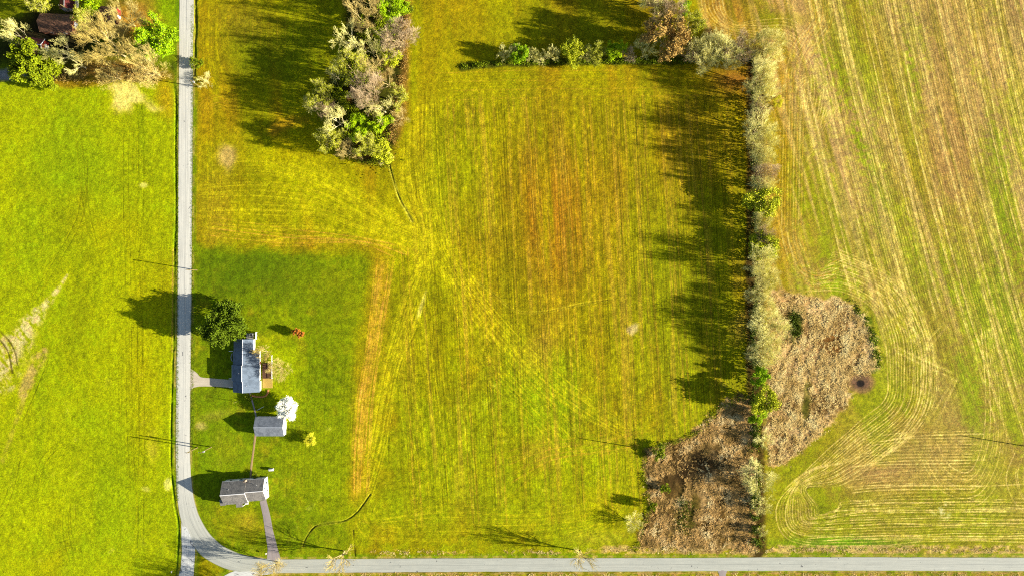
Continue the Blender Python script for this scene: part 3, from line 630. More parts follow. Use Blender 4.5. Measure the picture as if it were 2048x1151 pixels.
def gable(root, u0, u1, prof, M, wallm, roofm, th=.14, ov=.35, base=0.0, inset=(.35, .35), trim=None):
    (v0, z0), (vr, zr), (v1, z1) = prof              # eave, ridge, eave; the ridge runs along u
    def up(v): return z0+(zr-z0)*(v-v0)/(vr-v0) if v < vr else zr+(z1-zr)*(v-vr)/(v1-vr)
    a = v0+inset[0]; b = v1-inset[1]; A = u0+ov; B = u1-ov
    if wallm:
        pr = [(a, base), (b, base), (b, up(b)-th*1.2), (vr, zr-th*1.2), (a, up(a)-th*1.2)]
        V = [(A, v, z) for v, z in pr]+[(B, v, z) for v, z in pr]
        poly('wall', V, [(4, 3, 2, 1, 0), (5, 6, 7, 8, 9)]+[(i, (i+1) % 5, (i+1) % 5+5, i+5) for i in range(5)], wallm, root, M)
    pr = [(v0, z0), (vr, zr), (v1, z1), (v1, z1-th), (vr, zr-th), (v0, z0-th)]
    V = [(u0, v, z) for v, z in pr]+[(u1, v, z) for v, z in pr]
    r = poly('roof', V, [(0, 1, 4, 5), (1, 2, 3, 4), (6, 11, 10, 7), (7, 10, 9, 8)]+[(i, i+6, (i+1) % 6+6, (i+1) % 6) for i in range(6)], roofm, root, M)
    if trim:
        cap = poly('ridge_cap', [(u0+.02, vr-.16, zr-.02), (u0+.02, vr, zr+.05), (u0+.02, vr+.16, zr-.02), (u1-.02, vr-.16, zr-.02), (u1-.02, vr, zr+.05), (u1-.02, vr+.16, zr-.02)], [(0, 1, 4, 3), (1, 2, 5, 4), (0, 2, 1), (3, 4, 5)], trim, r, M)
    return r
def window(root, M, c, w, h, axis, out, frame, glass):
    x, y, z = c; t = .06
    def bb(ww, hh, d0, d1, zc=0.0):
        lo, hi = min(out*d0, out*d1), max(out*d0, out*d1)
        return ((x-ww/2, y+lo, z-hh/2), (x+ww/2, y+hi, z+hh/2)) if axis == 'u' else ((x+lo, y-ww/2, z-hh/2), (x+hi, y+ww/2, z+hh/2))
    f = boxes('window', [bb(w+.2, h+.2, -.02, .05)], frame, root, M); boxes('pane', [bb(w, h, .03, .065)], glass, f, M)
def door(root, M, c, w, h, axis, out, mat, metal):
    x, y, z = c
    if axis == 'u': a, b = (x-w/2, y+min(0, out*.07), 0.05), (x+w/2, y+max(0, out*.07), h); ha, hb = (x+w*.35, y+min(out*.07, out*.12), 1.0), (x+w*.35+.06, y+max(out*.07, out*.12), 1.1)
    else: a, b = (x+min(0, out*.07), y-w/2, .05), (x+max(0, out*.07), y+w/2, h); ha, hb = (x+min(out*.07, out*.12), y+w*.35, 1.0), (x+max(out*.07, out*.12), y+w*.35+.06, 1.1)
    d = box('door', a, b, mat, root, M); box('handle', ha, hb, metal, d, M)
def shingle(name, c1, c2, sx=1.2, sy=6, seam=None, k=1):
    t = NT(name, .75, .25); f = t.noise(1.1, 5, t.mapped(sx, sy)); g = t.noise(6, 2)
    A = tuple(v*k for v in alb(*c1)[:3])+(1,); B = tuple(v*k for v in alb(*c2)[:3])+(1,)
    c = t.ramp(f, (.3, A), (.7, B)); c = t.mix(1.0, c, t.ramp(t.noise(.7, 5, dist=.6), (.38, (.72, .73, .74)), (.56, (1.06, 1.05, 1.04))), 'MULTIPLY'); c = t.mix(1.0, c, t.ramp(g, (.3, (.88, .88, .88)), (.7, (1.1, 1.1, 1.1))), 'MULTIPLY')
    t.col(c)
    if seam:
        w = t.n('TexWave', Scale=seam[0], bands_direction=seam[1]); t.l(t.tc.outputs['Object'], w.inputs['Vector']); t.bump(w.outputs['Fac'], .4, .03)
    else: t.bump(g, .3, .03)
    return t.m
m_white = plain('white_siding', (250, 246, 236), .6, .05); m_trim = plain('white_trim', (252, 250, 246), .5, .03)
m_redwall = plain('red_boards', (150, 44, 34), .8, .2); m_brown = plain('brown_brick', (150, 96, 70), .85, .2, 5)
m_glass = NT('window_glass', .12, .6).col((.03, .04, .05, 1)).m; m_metal = NT('dull_metal', .4, .6).col((.45, .46, .47, 1)).m
m_metal.node_tree.nodes['Principled BSDF'].inputs['Metallic'].default_value = .6
m_door = plain('door_paint', (110, 60, 50), .5, .08); m_brickc = plain('chimney_brick', (170, 150, 130), .9, .25, 6)
m_wood = plain('weathered_wood', (200, 178, 140), .85, .25, 4); m_deck = plain('dark_deck_boards', (104, 72, 52), .85, .25, 3); m_conc = plain('concrete', (196, 192, 180), .85, .12, 2)
m_pole = plain('pole_wood', (186, 166, 96), .85, .2, 3, .45); m_black = plain('black_rubber', (40, 40, 42), .6, .2); m_cer = plain('pale_ceramic', (235, 232, 222), .4, .05)
roof_grey = shingle('grey_blue_shingles', (140, 164, 190), (164, 184, 206), k=.46)
roof_barn = shingle('grey_metal_roof', (150, 160, 172), (172, 180, 190), seam=(1.6, 'X'), k=.62)
roof_chu = shingle('weathered_grey_shingles', (140, 136, 132), (196, 190, 178), 5, 1.2, k=.62)
roof_brn = shingle('brown_shingles', (176, 128, 96), (130, 92, 68), k=.6); roof_red = shingle('rusty_metal_roof', (150, 60, 48), (104, 40, 36), k=.7)
I = Matrix.Identity(4); MY = Matrix(((0, 1, 0, 0), (1, 0, 0, 0), (0, 0, 1, 0), (0, 0, 0, 1)))   # ridge running north-south: u -> y, v -> x

# long ranch house by the road (local frame: u = north, v = east)
hx, hy = -105.9, -30.0
H1 = empty('house', (hx, hy, 0), 'long single storey house with grey blue shingle roof and stepped roofline beside the road', 'house')
def Yw(py, h=3.2): return (575.5-py)/5*(CH-h)/CH-hy
E1, R1 = 2.7, 4.7
gable(H1, Yw(702), Yw(677.5), [(-4.25, E1), (0, R1), (3.55, 3.0)], MY, m_white, roof_grey, ov=.25, trim=m_trim)
gable(H1, Yw(729), Yw(702), [(-4.6, E1-.12), (0, R1+.04), (5.75, 2.35)], MY, m_white, roof_grey, ov=.02, trim=m_trim)
gable(H1, Yw(761.5), Yw(729), [(-4.9, E1+.05), (-.15, R1+.35), (5.75, 2.5)], MY, m_white, roof_grey, ov=.2, trim=m_trim)
gable(H1, Yw(784), Yw(761.5), [(-4.55, E1-.05), (.05, R1+.1), (5.95, 2.4)], MY, m_white, roof_grey, ov=.22, trim=m_trim)
for yy in (708, 718, 735, 748, 756): window(H1, MY, (Yw(yy), 5.4, 1.4), 1.1, 1.1, 'u', 1, m_trim, m_glass)
for yy in (690, 716, 750, 775): window(H1, MY, (Yw(yy), -4.22 if yy != 690 else -3.9, 1.5), 1.2, 1.1, 'u', -1, m_trim, m_glass)
door(H1, MY, (Yw(726), 5.4, 0), .95, 2.0, 'u', 1, m_door, m_metal); door(H1, MY, (Yw(740), -4.55, 0), .95, 2.0, 'u', -1, m_door, m_metal)
window(H1, MY, (Yw(783)+.2, 2.5, 1.4), 1.1, 1.0, 'v', -1, m_trim, m_glass)
for py in (702, 757, 774.5):
    box('porch_beam', (-6.3, Yw(py)-.09, 2.35), (-4.3, Yw(py)+.09, 2.5), m_trim, H1)
for py in (702, 757, 774.5): box('porch_post', (-6.3, Yw(py)-.08, 0), (-6.14, Yw(py)+.08, 2.35), m_trim, H1)
# arched trellis in the shade on the west side
rg_ = [(-5.2-1.0*math.sin(a), Yw(715)+1.7*math.cos(a), .45) for a in np.linspace(0.1, math.pi-.1, 9)]
wall_ = []
for i in range(8): wall_.append((rg_[i], rg_[i+1]))
V = []; F = []
for (a, b) in wall_:
    o = len(V); V += [(a[0], a[1], 0), (b[0], b[1], 0), (b[0], b[1], .5), (a[0], a[1], .5), (a[0]-.25, a[1], 0), (b[0]-.25, b[1], 0), (b[0]-.25, b[1], .5), (a[0]-.25, a[1], .5)]
    F += [tuple(i+o for i in f) for f in BOXF]
poly('planter_wall', V, F, m_conc, H1)
box('porch_slab', (-1.2+.9, Yw(677.5)+.02, 0), (2.4, Yw(667), .18), m_conc, H1)
for py, v, z in ((690, 1.2, 4.15), (722, 1.6, 4.15), (745, -1.4, 4.45), (770, 1.5, 4.35)): cyl('roof_vent', (v, Yw(py), z-.2), (v, Yw(py), z+.35), .12, m_metal, H1, 8)
for a, b in (((5.75, Yw(761), 2.36), (5.87, Yw(703), 2.48)), ((-5.0, Yw(761), 2.62), (-4.9, Yw(729), 2.72))): box('gutter', a, b, m_trim, H1)
# patio and deck east of the house
DK = empty('wooden_deck', (-99.9, -33.0, 0), 'dark brown wooden deck with white rail on its east side behind the long house', 'deck')
boxes('deck_floor', [((.2+i*.3, -3.05, .22), (.47+i*.3, 3.05, .30)) for i in range(13)], m_deck, DK)
boxes('joist', [((.2, y-.06, 0), (4.1, y+.06, .22)) for y in (-2.9, -1, 1, 2.9)], m_wood, DK)
boxes('rail', [((4.05, -3.1, 1.0), (4.3, 6.2, 1.08)), ((4.1, -3.1, .55), (4.2, 6.2, .62))], m_trim, DK)
for y in (-3.0, -.7, 1.6, 3.9, 6.1): box('rail_post', (4.12, y-.06, 0), (4.24, y+.06, 1.0), m_trim, DK)
PT = empty('patio', (-99.9, -38.0, 0), 'sandy tan patio slab between the deck and the curved brick edging', 'patio')
box('slab', (.15, -1.9, -.05), (4.1, 1.9, .07), plain('sandy_paving', (206, 172, 84), .9, .15, 2), PT)
ed = [(500, 789), (512, 792), (524, 793), (532, 790), (536, 784), (537, 778)]; c = curve(ed, 5); c = [((x-1024)/5, (575.5-y)/5) for x, y in c]; V = []; F = []
for i in range(len(c)-1):
    a = np.array(c[i]); b = np.array(c[i+1]); d = (b-a)/np.linalg.norm(b-a); n_ = np.array([-d[1], d[0]])*.3; o = len(V)
    for z in (0, .3): V += [(*(a+n_), z), (*(b+n_), z), (*(b-n_), z), (*(a-n_), z)]
    F += [tuple(i+o for i in f) for f in BOXF]
o = poly("garden_edging", V, F, plain("tan_brick_edging", (206, 140, 84), .9, .25, 5), None); tag(o, "curved tan brick garden edging at the south end of the long house", "edging")
def fence_run(label, x0, y0, x1, y1, n, h=1.5, solid=True):
    r = empty('fence', (x0, y0, 0), label, 'fence'); d = Vector((x1-x0, y1-y0, 0)); L = d.length; ang = math.atan2(d.y, d.x); r.rotation_euler.z = ang
    boxes('rail', [((0, -.05, h-.16), (L, .05, h)), ((0, -.05, h*.5), (L, .05, h*.5+.12))], m_trim, r)
    boxes('board_panel', [((i*L/(n*6)+.02, .05, .1), ((i+1)*L/(n*6)-.02, .09, h-.05)) for i in range(n*6)], m_trim, r)
    for i in range(n+1): box('post', (i*L/n-.07, -.09, 0), (i*L/n+.07, .05, h+.1), m_trim, r)
fence_run('short white board fence running north from the long house', -102.0, -20.2, -102.0, -17.6, 2, 1.6)
AC = empty('air_conditioner', (-104.2+.2, -18.6, .0), 'small white box unit by the north wall of the long house', 'air conditioner')
box('case', (-.55, -.5, .05), (.55, .5, .85), m_white, AC); box('base_slab', (-.75, -.7, 0), (.75, .7, .045), m_conc, AC); cyl('fan_grille', (0, 0, .85), (0, 0, .9), .4, m_black, AC, 16)

# gabled barn
B1 = empty('barn', (-95.9, -54.7, 0), 'small grey metal roofed barn with white east gable next to the white blossoming tree', 'barn')
gable(B1, -5.75, 5.65, [(-3.85, 2.7), (0, 4.5), (3.75, 2.7)], I, m_white, roof_barn, ov=.12, inset=(.2, .2), trim=m_metal)
box('barn_door', (5.56, -1.6, .05), (5.66, 1.6, 2.5), m_trim, B1); window(B1, I, (5.53, 0, 3.35), .8, .7, 'v', 1, m_trim, m_glass)
window(B1, I, (-2.5, -3.65, 1.5), .8, .8, 'u', -1, m_trim, m_glass); window(B1, I, (2.5, -3.65, 1.5), .8, .8, 'u', -1, m_trim, m_glass)
# old two part house
B2 = empty('farmhouse', (-104.4, -80.1, 0), 'old farmhouse of two joined gabled wings under weathered grey shingles', 'house', rz=math.radians(4.3))
gable(B2, -9.6, 0, [(-4.6, 3.7), (0, 6.6), (4.5, 3.7)], I, m_white, roof_chu, ov=.12, inset=(.25, .25), trim=m_trim)
gable(B2, .0, 7.1, [(-4.0, 3.55), (.3, 6.1), (4.55, 3.6)], I, m_white, roof_chu, ov=.12, inset=(.25, .25), trim=m_trim)
ch = box('chimney', (-.7, 4.05, 3.2), (.2, 4.75, 5.3), m_brickc, B2); box('flue', (-.45, 4.25, 5.3), (-.05, 4.55, 5.55), m_black, ch)
for a, b in (((-9.6, 4.5, 3.55), (-.8, 4.62, 3.68)), ((.3, 4.55, 3.45), (7.1, 4.67, 3.58))): box('gutter', a, b, m_metal, B2)
# lean-to and porch
for u, v, z in ((-6.5, 1.8, 5.2), (4.6, 2.6, 5.1)): cyl('roof_vent', (u, v, z), (u, v, z+.7), .1, m_metal, B2, 8)
poly('lean_to', [(-11.3, -4.9, 0), (-9.5, -4.9, 0), (-9.5, -2.8, 0), (-11.3, -2.8, 0), (-11.3, -4.9, 2.6), (-9.5, -4.9, 2.6), (-9.5, -2.8, 3.0), (-11.3, -2.8, 3.0)], BOXF, m_white, B2)
poly('lean_to_roof', [(-11.5, -5.1, 2.55), (-9.4, -5.1, 2.55), (-9.4, -2.6, 3.02), (-11.5, -2.6, 3.02), (-11.5, -5.1, 2.68), (-9.4, -5.1, 2.68), (-9.4, -2.6, 3.15), (-11.5, -2.6, 3.15)], BOXF, roof_chu, B2)
p = poly('porch_roof', [(-5.2, -6.3, 2.5), (-2.7, -6.3, 2.5), (-2.7, -4.3, 3.0), (-5.2, -4.3, 3.0), (-5.2, -6.3, 2.62), (-2.7, -6.3, 2.62), (-2.7, -4.3, 3.12), (-5.2, -4.3, 3.12)], BOXF, roof_chu, B2)
for x in (-5.1, -2.9): box('porch_post', (x, -6.2, 0), (x+.14, -6.06, 2.5), m_trim, B2)
box('porch_step', (-2.6, -6.1, 0), (-1.5, -5.0, .35), m_trim, B2)
for x in (-8, -6.3, -1.6): window(B2, I, (x, -4.35, 1.6), .9, 1.3, 'u', -1, m_trim, m_glass)
for x in (2, 5): window(B2, I, (x, -3.75, 1.6), .9, 1.3, 'u', -1, m_trim, m_glass)
for x in (-7, -3, 2.5, 5): window(B2, I, (x, 4.25 if x < 0 else 4.3, 1.6), .9, 1.3, 'u', 1, m_trim, m_glass)
for y in (-.8, 2.4): window(B2, I, (6.98, y, 1.6), .9, 1.3, 'v', 1, m_trim, m_glass)
window(B2, I, (6.98, .9, 4.2), .8, 1.0, 'v', 1, m_trim, m_glass); door(B2, I, (-4, -4.35, 0), .95, 2.0, 'u', -1, m_door, m_metal)
# farmyard buildings in the north-west corner
def shed(name, label, cx, cy, u, v, he, hr, wallm, roofm, rz=0, north=False):
    r = empty(name, (cx, cy, 0), label, 'barn' if 'barn' in label else 'shed' if 'shed' in label else 'house', rz=rz)
    M = MY if north else I
    gable(r, -u, u, [(-v, he), (0, hr), (v, he)], M, wallm, roofm, ov=.3, trim=m_metal if roofm is roof_red else None)
    window(r, M, (-u*.4, -v+.35, he*.5), .9, .8, 'u', -1, m_trim, m_glass); window(r, M, (u*.4, -v+.35, he*.5), .9, .8, 'u', -1, m_trim, m_glass)
    door(r, M, (u-.3, 0, 0), 1.0 if he < 3 else 2.6, min(2.1, he-.4), 'v', 1, m_trim, m_metal); return r
w = W(110, 45, 4); shed('shed', 'large brown roofed shed in the upper left farmyard', w.x, w.y, 6.6, 3.7, 3.2, 5.0, m_brown, roof_brn, math.radians(-2))
w = W(68, 88, 4); r = shed('shed', 'dark red shed with white gable trim below the large brown roofed shed', w.x-1.5, w.y, 4.6, 2.9, 3.0, 4.6, m_redwall, roof_red, math.radians(-8))
boxes('bargeboard', [], m_trim, r) if False else None
poly('bargeboard', [(4.62, -3.0, 2.75), (4.62, 0, 4.62), (4.62, 3.0, 2.75), (4.62, 3.0, 3.05), (4.62, 0, 4.95), (4.62, -3.0, 3.05), (4.8, -3.0, 2.75), (4.8, 0, 4.62), (4.8, 3.0, 2.75), (4.8, 3.0, 3.05), (4.8, 0, 4.95), (4.8, -3.0, 3.05)],
     [(0, 1, 4, 5), (1, 2, 3, 4), (6, 11, 10, 7), (7, 10, 9, 8), (5, 4, 10, 11), (4, 3, 9, 10), (0, 6, 7, 1), (1, 7, 8, 2), (0, 5, 11, 6), (2, 8, 9, 3)], m_trim, r)
w = W(130, -6, 4); shed('house', 'small red roofed house cut by the top edge of the picture', w.x, w.y, 4.4, 3.0, 2.8, 4.6, m_white, roof_red, 0, True)
w = W(213, 27, 4); shed('shed', 'rust brown shed in the shade of the pale tan bare tree', w.x, w.y, 3.4, 3.2, 2.8, 4.4, m_redwall, roof_brn, math.radians(-4))
# white gas tank on the lawn
w = W(542, 938.5, .9); T = empty('gas_tank', (w.x, w.y, 0), 'white oblong gas tank on the grass north of the farmhouse', 'tank', rz=math.radians(3))
bm = bmesh.new(); L = 1.05; R = .52
for i, (x, rr) in enumerate([(-L, .02), (-L+.02, .25), (-L+.1, .42), (-L+.25, R), (0, R), (L-.25, R), (L-.1, .42), (L-.02, .25), (L, .02)]):
    vs = [bm.verts.new((x, rr*math.cos(a), .78+rr*math.sin(a))) for a in np.arange(16)*math.pi/8]
    if i: [bm.faces.new((pv[q], pv[(q+1) % 16], vs[(q+1) % 16], vs[q])) for q in range(16)]
    else: bm.faces.new(vs[::-1])
    pv = vs
bm.faces.new(pv); me = bpy.data.meshes.new('tank_body'); bm.to_mesh(me); bm.free(); link('tank_body', me, m_white, T)
for x in (-.6, .6): box('support', (x-.1, -.4, 0), (x+.1, .4, .36), m_conc, T)
cyl('valve_cover', (0, 0, 1.28), (0, 0, 1.42), .15, m_metal, T)

# ------------------------------------------------------------------ poles and wires
def upole(px, py, h, label, rot=0, arm=True, trans=False, name='utility_pole', r=.17):
    x, y = (px-1024)/5, (575.5-py)/5; o = empty(name, (x, y, 0), label, 'pole', rz=rot)
    cyl('shaft', (0, 0, -.3), (0, 0, h), r*1.15, m_pole, o, 10, r*.8)
    if arm:
        a = box('crossarm', (-1.1, -.07, h-.75), (1.1, .07, h-.6), m_pole, o)
        for q in (-1, -.1, 1): cyl('insulator', (q, 0, h-.6), (q, 0, h-.42), .06, m_cer, a, 8)
    if trans: cyl('transformer', (.45, 0, h-2.2), (.45, 0, h-1.2), .32, m_metal, o, 14); box('bracket', (.1, -.05, h-1.8), (.2, .05, h-1.5), m_metal, o)
    return (x, y, h)
pA = upole(402, 175, 8.6, 'wooden utility pole with crossarm beside the road near the small bare bush', trans=True)
pB = upole(394, 540, 8.2, 'lone plain wooden pole on the road edge north of the dark leafy tree', arm=True)
pC = upole(423, 893, 9.2, 'taller wooden pole with white transformer near the barn, set back from the road', trans=True)
pD = upole(395, 894, 8.6, 'wooden pole right at the road edge west of the transformer pole')
upole(86, 21, 9.0, 'wooden pole at the left of the farmyard above the large brown roofed shed', arm=False)
upole(152, 29, 9.0, 'wooden pole beside the small red roofed house in the farmyard')
upole(1291, 897, 8.6, 'wooden pole at the north west corner of the brown reed bed', arm=False)
upole(2056, 892, 9.0, 'wooden pole just outside the right edge whose shadow crosses the field', arm=False)
upole(474, 802, 3.6, 'slim short pole on the grass between the long house and the barn', arm=False, name='clothes_pole', r=.06)
o = empty('clothes_pole', ((519-1024)/5, (575.5-817)/5, 0), 'white T shaped clothes pole on the grass left of the blossoming tree', 'pole', rz=.5)
cyl('shaft', (0, 0, 0), (0, 0, 2.2), .07, m_trim, o); cyl('crossbar', (-.2, 0, 2.2), (3.0, 0, 2.2), .07, m_trim, o)
def wire(a, b, dx, label, sag=.7):
    n = 24; P = np.array([[a[0]+(b[0]-a[0])*i/n+dx, a[1]+(b[1]-a[1])*i/n, a[2]-.4+(b[2]-a[2])*i/n-4*sag*(i/n)*(1-i/n)] for i in range(n+1)])
    me = mesh_np('power_line', *tubes(P[:-1], P[1:], np.full(n, .022), np.full(n, .022), 4)); o = link('power_line', me, m_black); tag(o, label, 'wire', 'power lines along the road')
for d, nm in ((-1, 'western'), (1, 'eastern')):
    wire((pA[0], 140, 8.6), pA, d, nm+' power line over the road at the top, north of the bush pole')
    wire(pA, pB, d, nm+' power line over the road between the bush pole and the lone plain pole')
    wire(pB, pD, d, nm+' power line over the road between the lone plain pole and the road edge pole')
# mailboxes
def mailbox(px, py, label, mat):
    o = empty('mailbox', ((px-1024)/5, (575.5-py)/5, 0), label, 'mailbox', 'roadside mailboxes')
    box('post', (-.06, -.06, 0), (.06, .06, 1.05), m_wood, o)
    a = np.linspace(0, math.pi, 8); pr = [(-.16, 1.05)]+[(-.16*math.cos(t_), 1.25+.16*math.sin(t_)) for t_ in a]+[(.16, 1.05)]; n = len(pr)
    V = [(x, -.3, z) for x, z in pr]+[(x, .3, z) for x, z in pr]
    b = poly('box', V, [tuple(range(n))[::-1], tuple(range(n, 2*n))]+[(i, (i+1) % n, (i+1) % n+n, i+n) for i in range(n)], mat, o); box('flag', (.17, -.1, 1.2), (.2, .1, 1.4), m_redwall, b)
mailbox(534, 1104, 'white mailbox beside the lower driveway near the road bend', m_white)
mailbox(346, 1140, 'white mailbox on the grass left of the side road at the bottom', m_white)
# ------------------------------------------------------------------ trees
def grow(seed, h, R, lv=6, kids=(1, 5, 3, 4, 4, 4), trunk=.24, up=.35, spread=.62, lean=(0, 0), rk=1.0):
    r = np.random.RandomState(seed); S = []
    pos = np.zeros((1, 3)); d = np.array([[lean[0], lean[1], 1.]]); d /= np.linalg.norm(d); ln = np.array([h*trunk]); rad = np.array([.017*h+.03])*rk
    lens = [trunk, .36, .25, .165, .105, .07, .045]
    for L in range(lv+1):
        n = len(pos); bend = r.randn(n, 3)*.16*(L > 0); mid_ = pos+d*ln[:, None]*.5; d2 = d+bend+np.array([0, 0, .10]); d2 /= np.linalg.norm(d2, axis=1)[:, None]
        end = mid_+d2*ln[:, None]*.5; rm = rad*.8; re = rad*.6
        S.append((L, pos, mid_, rad, rm)); S.append((L, mid_, end, rm, re))
        if L == lv: tips = end; tmid = mid_; break
        k = kids[min(L+1, len(kids)-1)] if L > 0 else kids[1]
        idx = np.repeat(np.arange(n), k); m = len(idx); tt = r.uniform(.35, 1.0, m); tt[::k] = 1.0
        if L == 0: tt = r.uniform(.65, 1, m)
        p = np.where((tt < .5)[:, None], pos[idx]+(mid_-pos)[idx]*(tt*2)[:, None], mid_[idx]+(end-mid_)[idx]*((tt-.5)*2)[:, None])
        rnd = r.randn(m, 3); par = d2[idx]; rnd -= par*np.sum(rnd*par, 1)[:, None]; rnd /= np.linalg.norm(rnd, axis=1)[:, None]+1e-9
        ang = r.uniform(.55, 1.15, m)*(spread if L > 0 else .75); ang[::k] *= .5 if L > 0 else 1
        if L == 0:
            az = np.arange(m)*2*math.pi/m+r.uniform(-.4, .4, m); rnd = np.stack([np.cos(az), np.sin(az), 0*az], 1)
        nd = par*np.cos(ang)[:, None]+rnd*np.sin(ang)[:, None]+np.array([0, 0, up*.22]); nd /= np.linalg.norm(nd, axis=1)[:, None]
        ln = h*lens[L+1]*r.uniform(.7, 1.2, m); rad = np.maximum(rad[idx]*(.62 if L else .6)*r.uniform(.75, 1, m), .016); pos = p; d = nd
    allp = np.concatenate([tips, tmid]); c = allp.mean(0); rr = np.percentile(np.hypot(allp[:, 0]-c[0], allp[:, 1]-c[1]), 92); sx = R/rr; sz = h/np.percentile(allp[:, 2], 98)
    sc = np.array([sx, sx, sz])
    return [(L, a*sc, b*sc, ra, rb) for L, a, b, ra, rb in S], tips*sc, tmid*sc
def leaves(P, n, size, jit, seed, flat=.0):
    r = np.random.RandomState(seed); q = P[r.randint(0, len(P), n)]+r.randn(n, 3)*jit; a = r.randn(n, 3); a[:, 2] *= 1-flat; b = r.randn(n, 3); a /= np.linalg.norm(a, axis=1)[:, None]; b = np.cross(a, b); b /= np.linalg.norm(b, axis=1)[:, None]
    s = (size*r.uniform(.6, 1.3, n))[:, None]; q[:, 2] = np.maximum(q[:, 2], .15)
    V = np.stack([q-a*s, q+b*s*.62, q+a*s, q-b*s*.62], 1).reshape(-1, 3); return V, np.arange(4*n).reshape(n, 4)
def treemesh(kind, seed, h, R, bark, twig, leaf=None, nl=0, ls=.2, jit=.25, lv=6, kids=(1, 5, 3, 4, 4, 4), tw=1.0, **kw):
    S, tips, tm = grow(seed, h, R, lv, kids, **kw)
    a = [s for s in S if s[0] <= 2]; b = [s for s in S if s[0] > 2]
    V, F = tubes(*[np.concatenate([s[i] for s in a]) for i in (1, 2, 3, 4)], n=6); tr = mesh_np('trunk', V, F, True); tr.materials.append(bark)
    P0, P1, r0, r1 = [np.concatenate([s[i] for s in b]) for i in (1, 2, 3, 4)]
    V, F = tubes(P0, P1, r0*tw, r1*tw, n=3); nf = len(F)
    if nl:
        V2, F2 = leaves(np.concatenate([tips, tm]), nl, ls, jit, seed+5); F = np.concatenate([F, F2+len(V)]); V = np.concatenate([V, V2])
    cr = mesh_np('crown', V, F, False); cr.materials.append(twig)
    if nl:
        cr.materials.append(leaf); mi = np.zeros(len(F), np.int32); mi[nf:] = 1; cr.polygons.foreach_set('material_index', mi)
    return tr, cr
m_bark = leafmat('pale_bark', (216, 198, 140), (186, 166, 110), .36, 1.5); m_bwhite = leafmat('white_bark', (240, 226, 180), (206, 190, 140), .42, 1.5); m_bdark = leafmat('dark_bark', (110, 88, 60), (80, 64, 46), .5, 1.5)
tw_grey = leafmat('grey_green_twigs', (230, 224, 142), (200, 192, 108), .56, .5); tw_tan = leafmat('tan_twigs', (226, 204, 124), (196, 170, 92), .40, .5)
tw_mauve = leafmat('mauve_twigs', (220, 196, 156), (190, 164, 120), .42, .5); tw_gold = leafmat('golden_twigs', (228, 208, 122), (204, 180, 92), .38, .5)
lf_bud = leafmat('yellow_green_buds', (206, 210, 40), (172, 178, 20), .46, .6); lf_spring = leafmat('spring_leaves', (186, 214, 10), (146, 190, 6), .55, .7); lf_lime = leafmat('lime_leaves', (214, 218, 40), (184, 196, 30), .52, .7)
lf_dark = leafmat('dark_green_leaves', (112, 136, 16), (74, 94, 10), .44, .9); lf_mid = leafmat('mid_green_leaves', (172, 186, 16), (120, 142, 12), .42, .9)
lf_oak = leafmat('dry_brown_leaves', (222, 186, 100), (194, 152, 72), .44, .9); lf_white = leafmat('white_blossom', (250, 250, 226), (246, 246, 214), .95, 1.2); lf_yel = leafmat('yellow_blossom', (236, 232, 60), (222, 214, 40), .6, 1.2); lf_rust = leafmat('rust_leaves', (224, 150, 60), (190, 110, 40), .5, 2)
PROTO = {}
def P(k, *a, **kw): PROTO[k] = [treemesh(k, 17*s+hash_(k), *a, **kw) for s in range(kw.pop('nv', 1))], a[0], a[1]
def hash_(k): return sum(ord(c)*(i+1) for i, c in enumerate(k)) % 997
def mk(k, nv, h, R, bark, twig, **kw): PROTO[k] = ([treemesh(k, 31*s+hash_(k), h, R, bark, twig, **kw) for s in range(nv)], h, R)
mk('grey', 4, 13, 5.5, m_bark, tw_grey, tw=.72, kids=(1, 8, 4, 4, 4, 4), lv=6, trunk=.06, up=.2)
mk('tan', 3, 15, 6.5, m_bark, tw_tan, tw=.85)
mk('gold', 2, 16, 8.0, m_bark, tw_gold, tw=1.1, kids=(1, 6, 4, 4, 4, 4), trunk=.2)
mk('limb', 3, 16, 6.0, m_bwhite, tw_grey, tw=1.0, kids=(1, 4, 3, 4, 4, 3))
mk('mauve', 2, 13, 6.0, m_bark, tw_mauve, tw=1.0, kids=(1, 7, 4, 4, 4, 4), trunk=.09, up=.2)
mk('sparse', 2, 15, 7.0, m_bark, tw_gold, tw=1.5, kids=(1, 5, 4, 3, 3, 3), lv=5, rk=1.25)
mk('bud', 3, 13, 6.0, m_bark, tw_grey, leaf=lf_bud, nl=9000, ls=.14, jit=.2)
mk('green', 3, 11, 6.0, m_bark, tw_grey, leaf=lf_spring, nl=16000, ls=.22, jit=.35, lv=5, kids=(1, 6, 4, 4, 4))
mk('lime', 2, 7, 4.0, m_bark, tw_grey, leaf=lf_lime, nl=9000, ls=.19, jit=.35, lv=5, trunk=.12, kids=(1, 6, 4, 3, 3))
mk('mid', 3, 13, 8.0, m_bdark, tw_tan, leaf=lf_mid, nl=16000, ls=.34, jit=.45, lv=5, kids=(1, 6, 4, 4, 3), trunk=.16)
mk('dark', 2, 15, 8.2, m_bdark, tw_tan, leaf=lf_dark, nl=30000, ls=.36, jit=.55, lv=5, kids=(1, 7, 5, 4, 3), trunk=.10, up=.2)
mk('oak', 1, 15, 7.0, m_bark, tw_tan, leaf=lf_oak, nl=15000, ls=.24, jit=.25, lv=5, kids=(1, 6, 4, 4, 4), trunk=.15)
mk('blossom', 1, 6, 4.2, m_bark, tw_grey, leaf=lf_white, nl=26000, ls=.17, jit=.42, lv=4, kids=(1, 7, 5, 4, 4), trunk=.12)
mk('shrub', 2, 3, 2.4, m_bark, tw_grey, leaf=lf_mid, nl=3000, ls=.16, jit=.2, lv=4, trunk=.08)
mk('yellow', 1, 3.2, 2.8, m_bark, tw_gold, leaf=lf_yel, nl=9000, ls=.09, jit=.3, lv=4, trunk=.08)
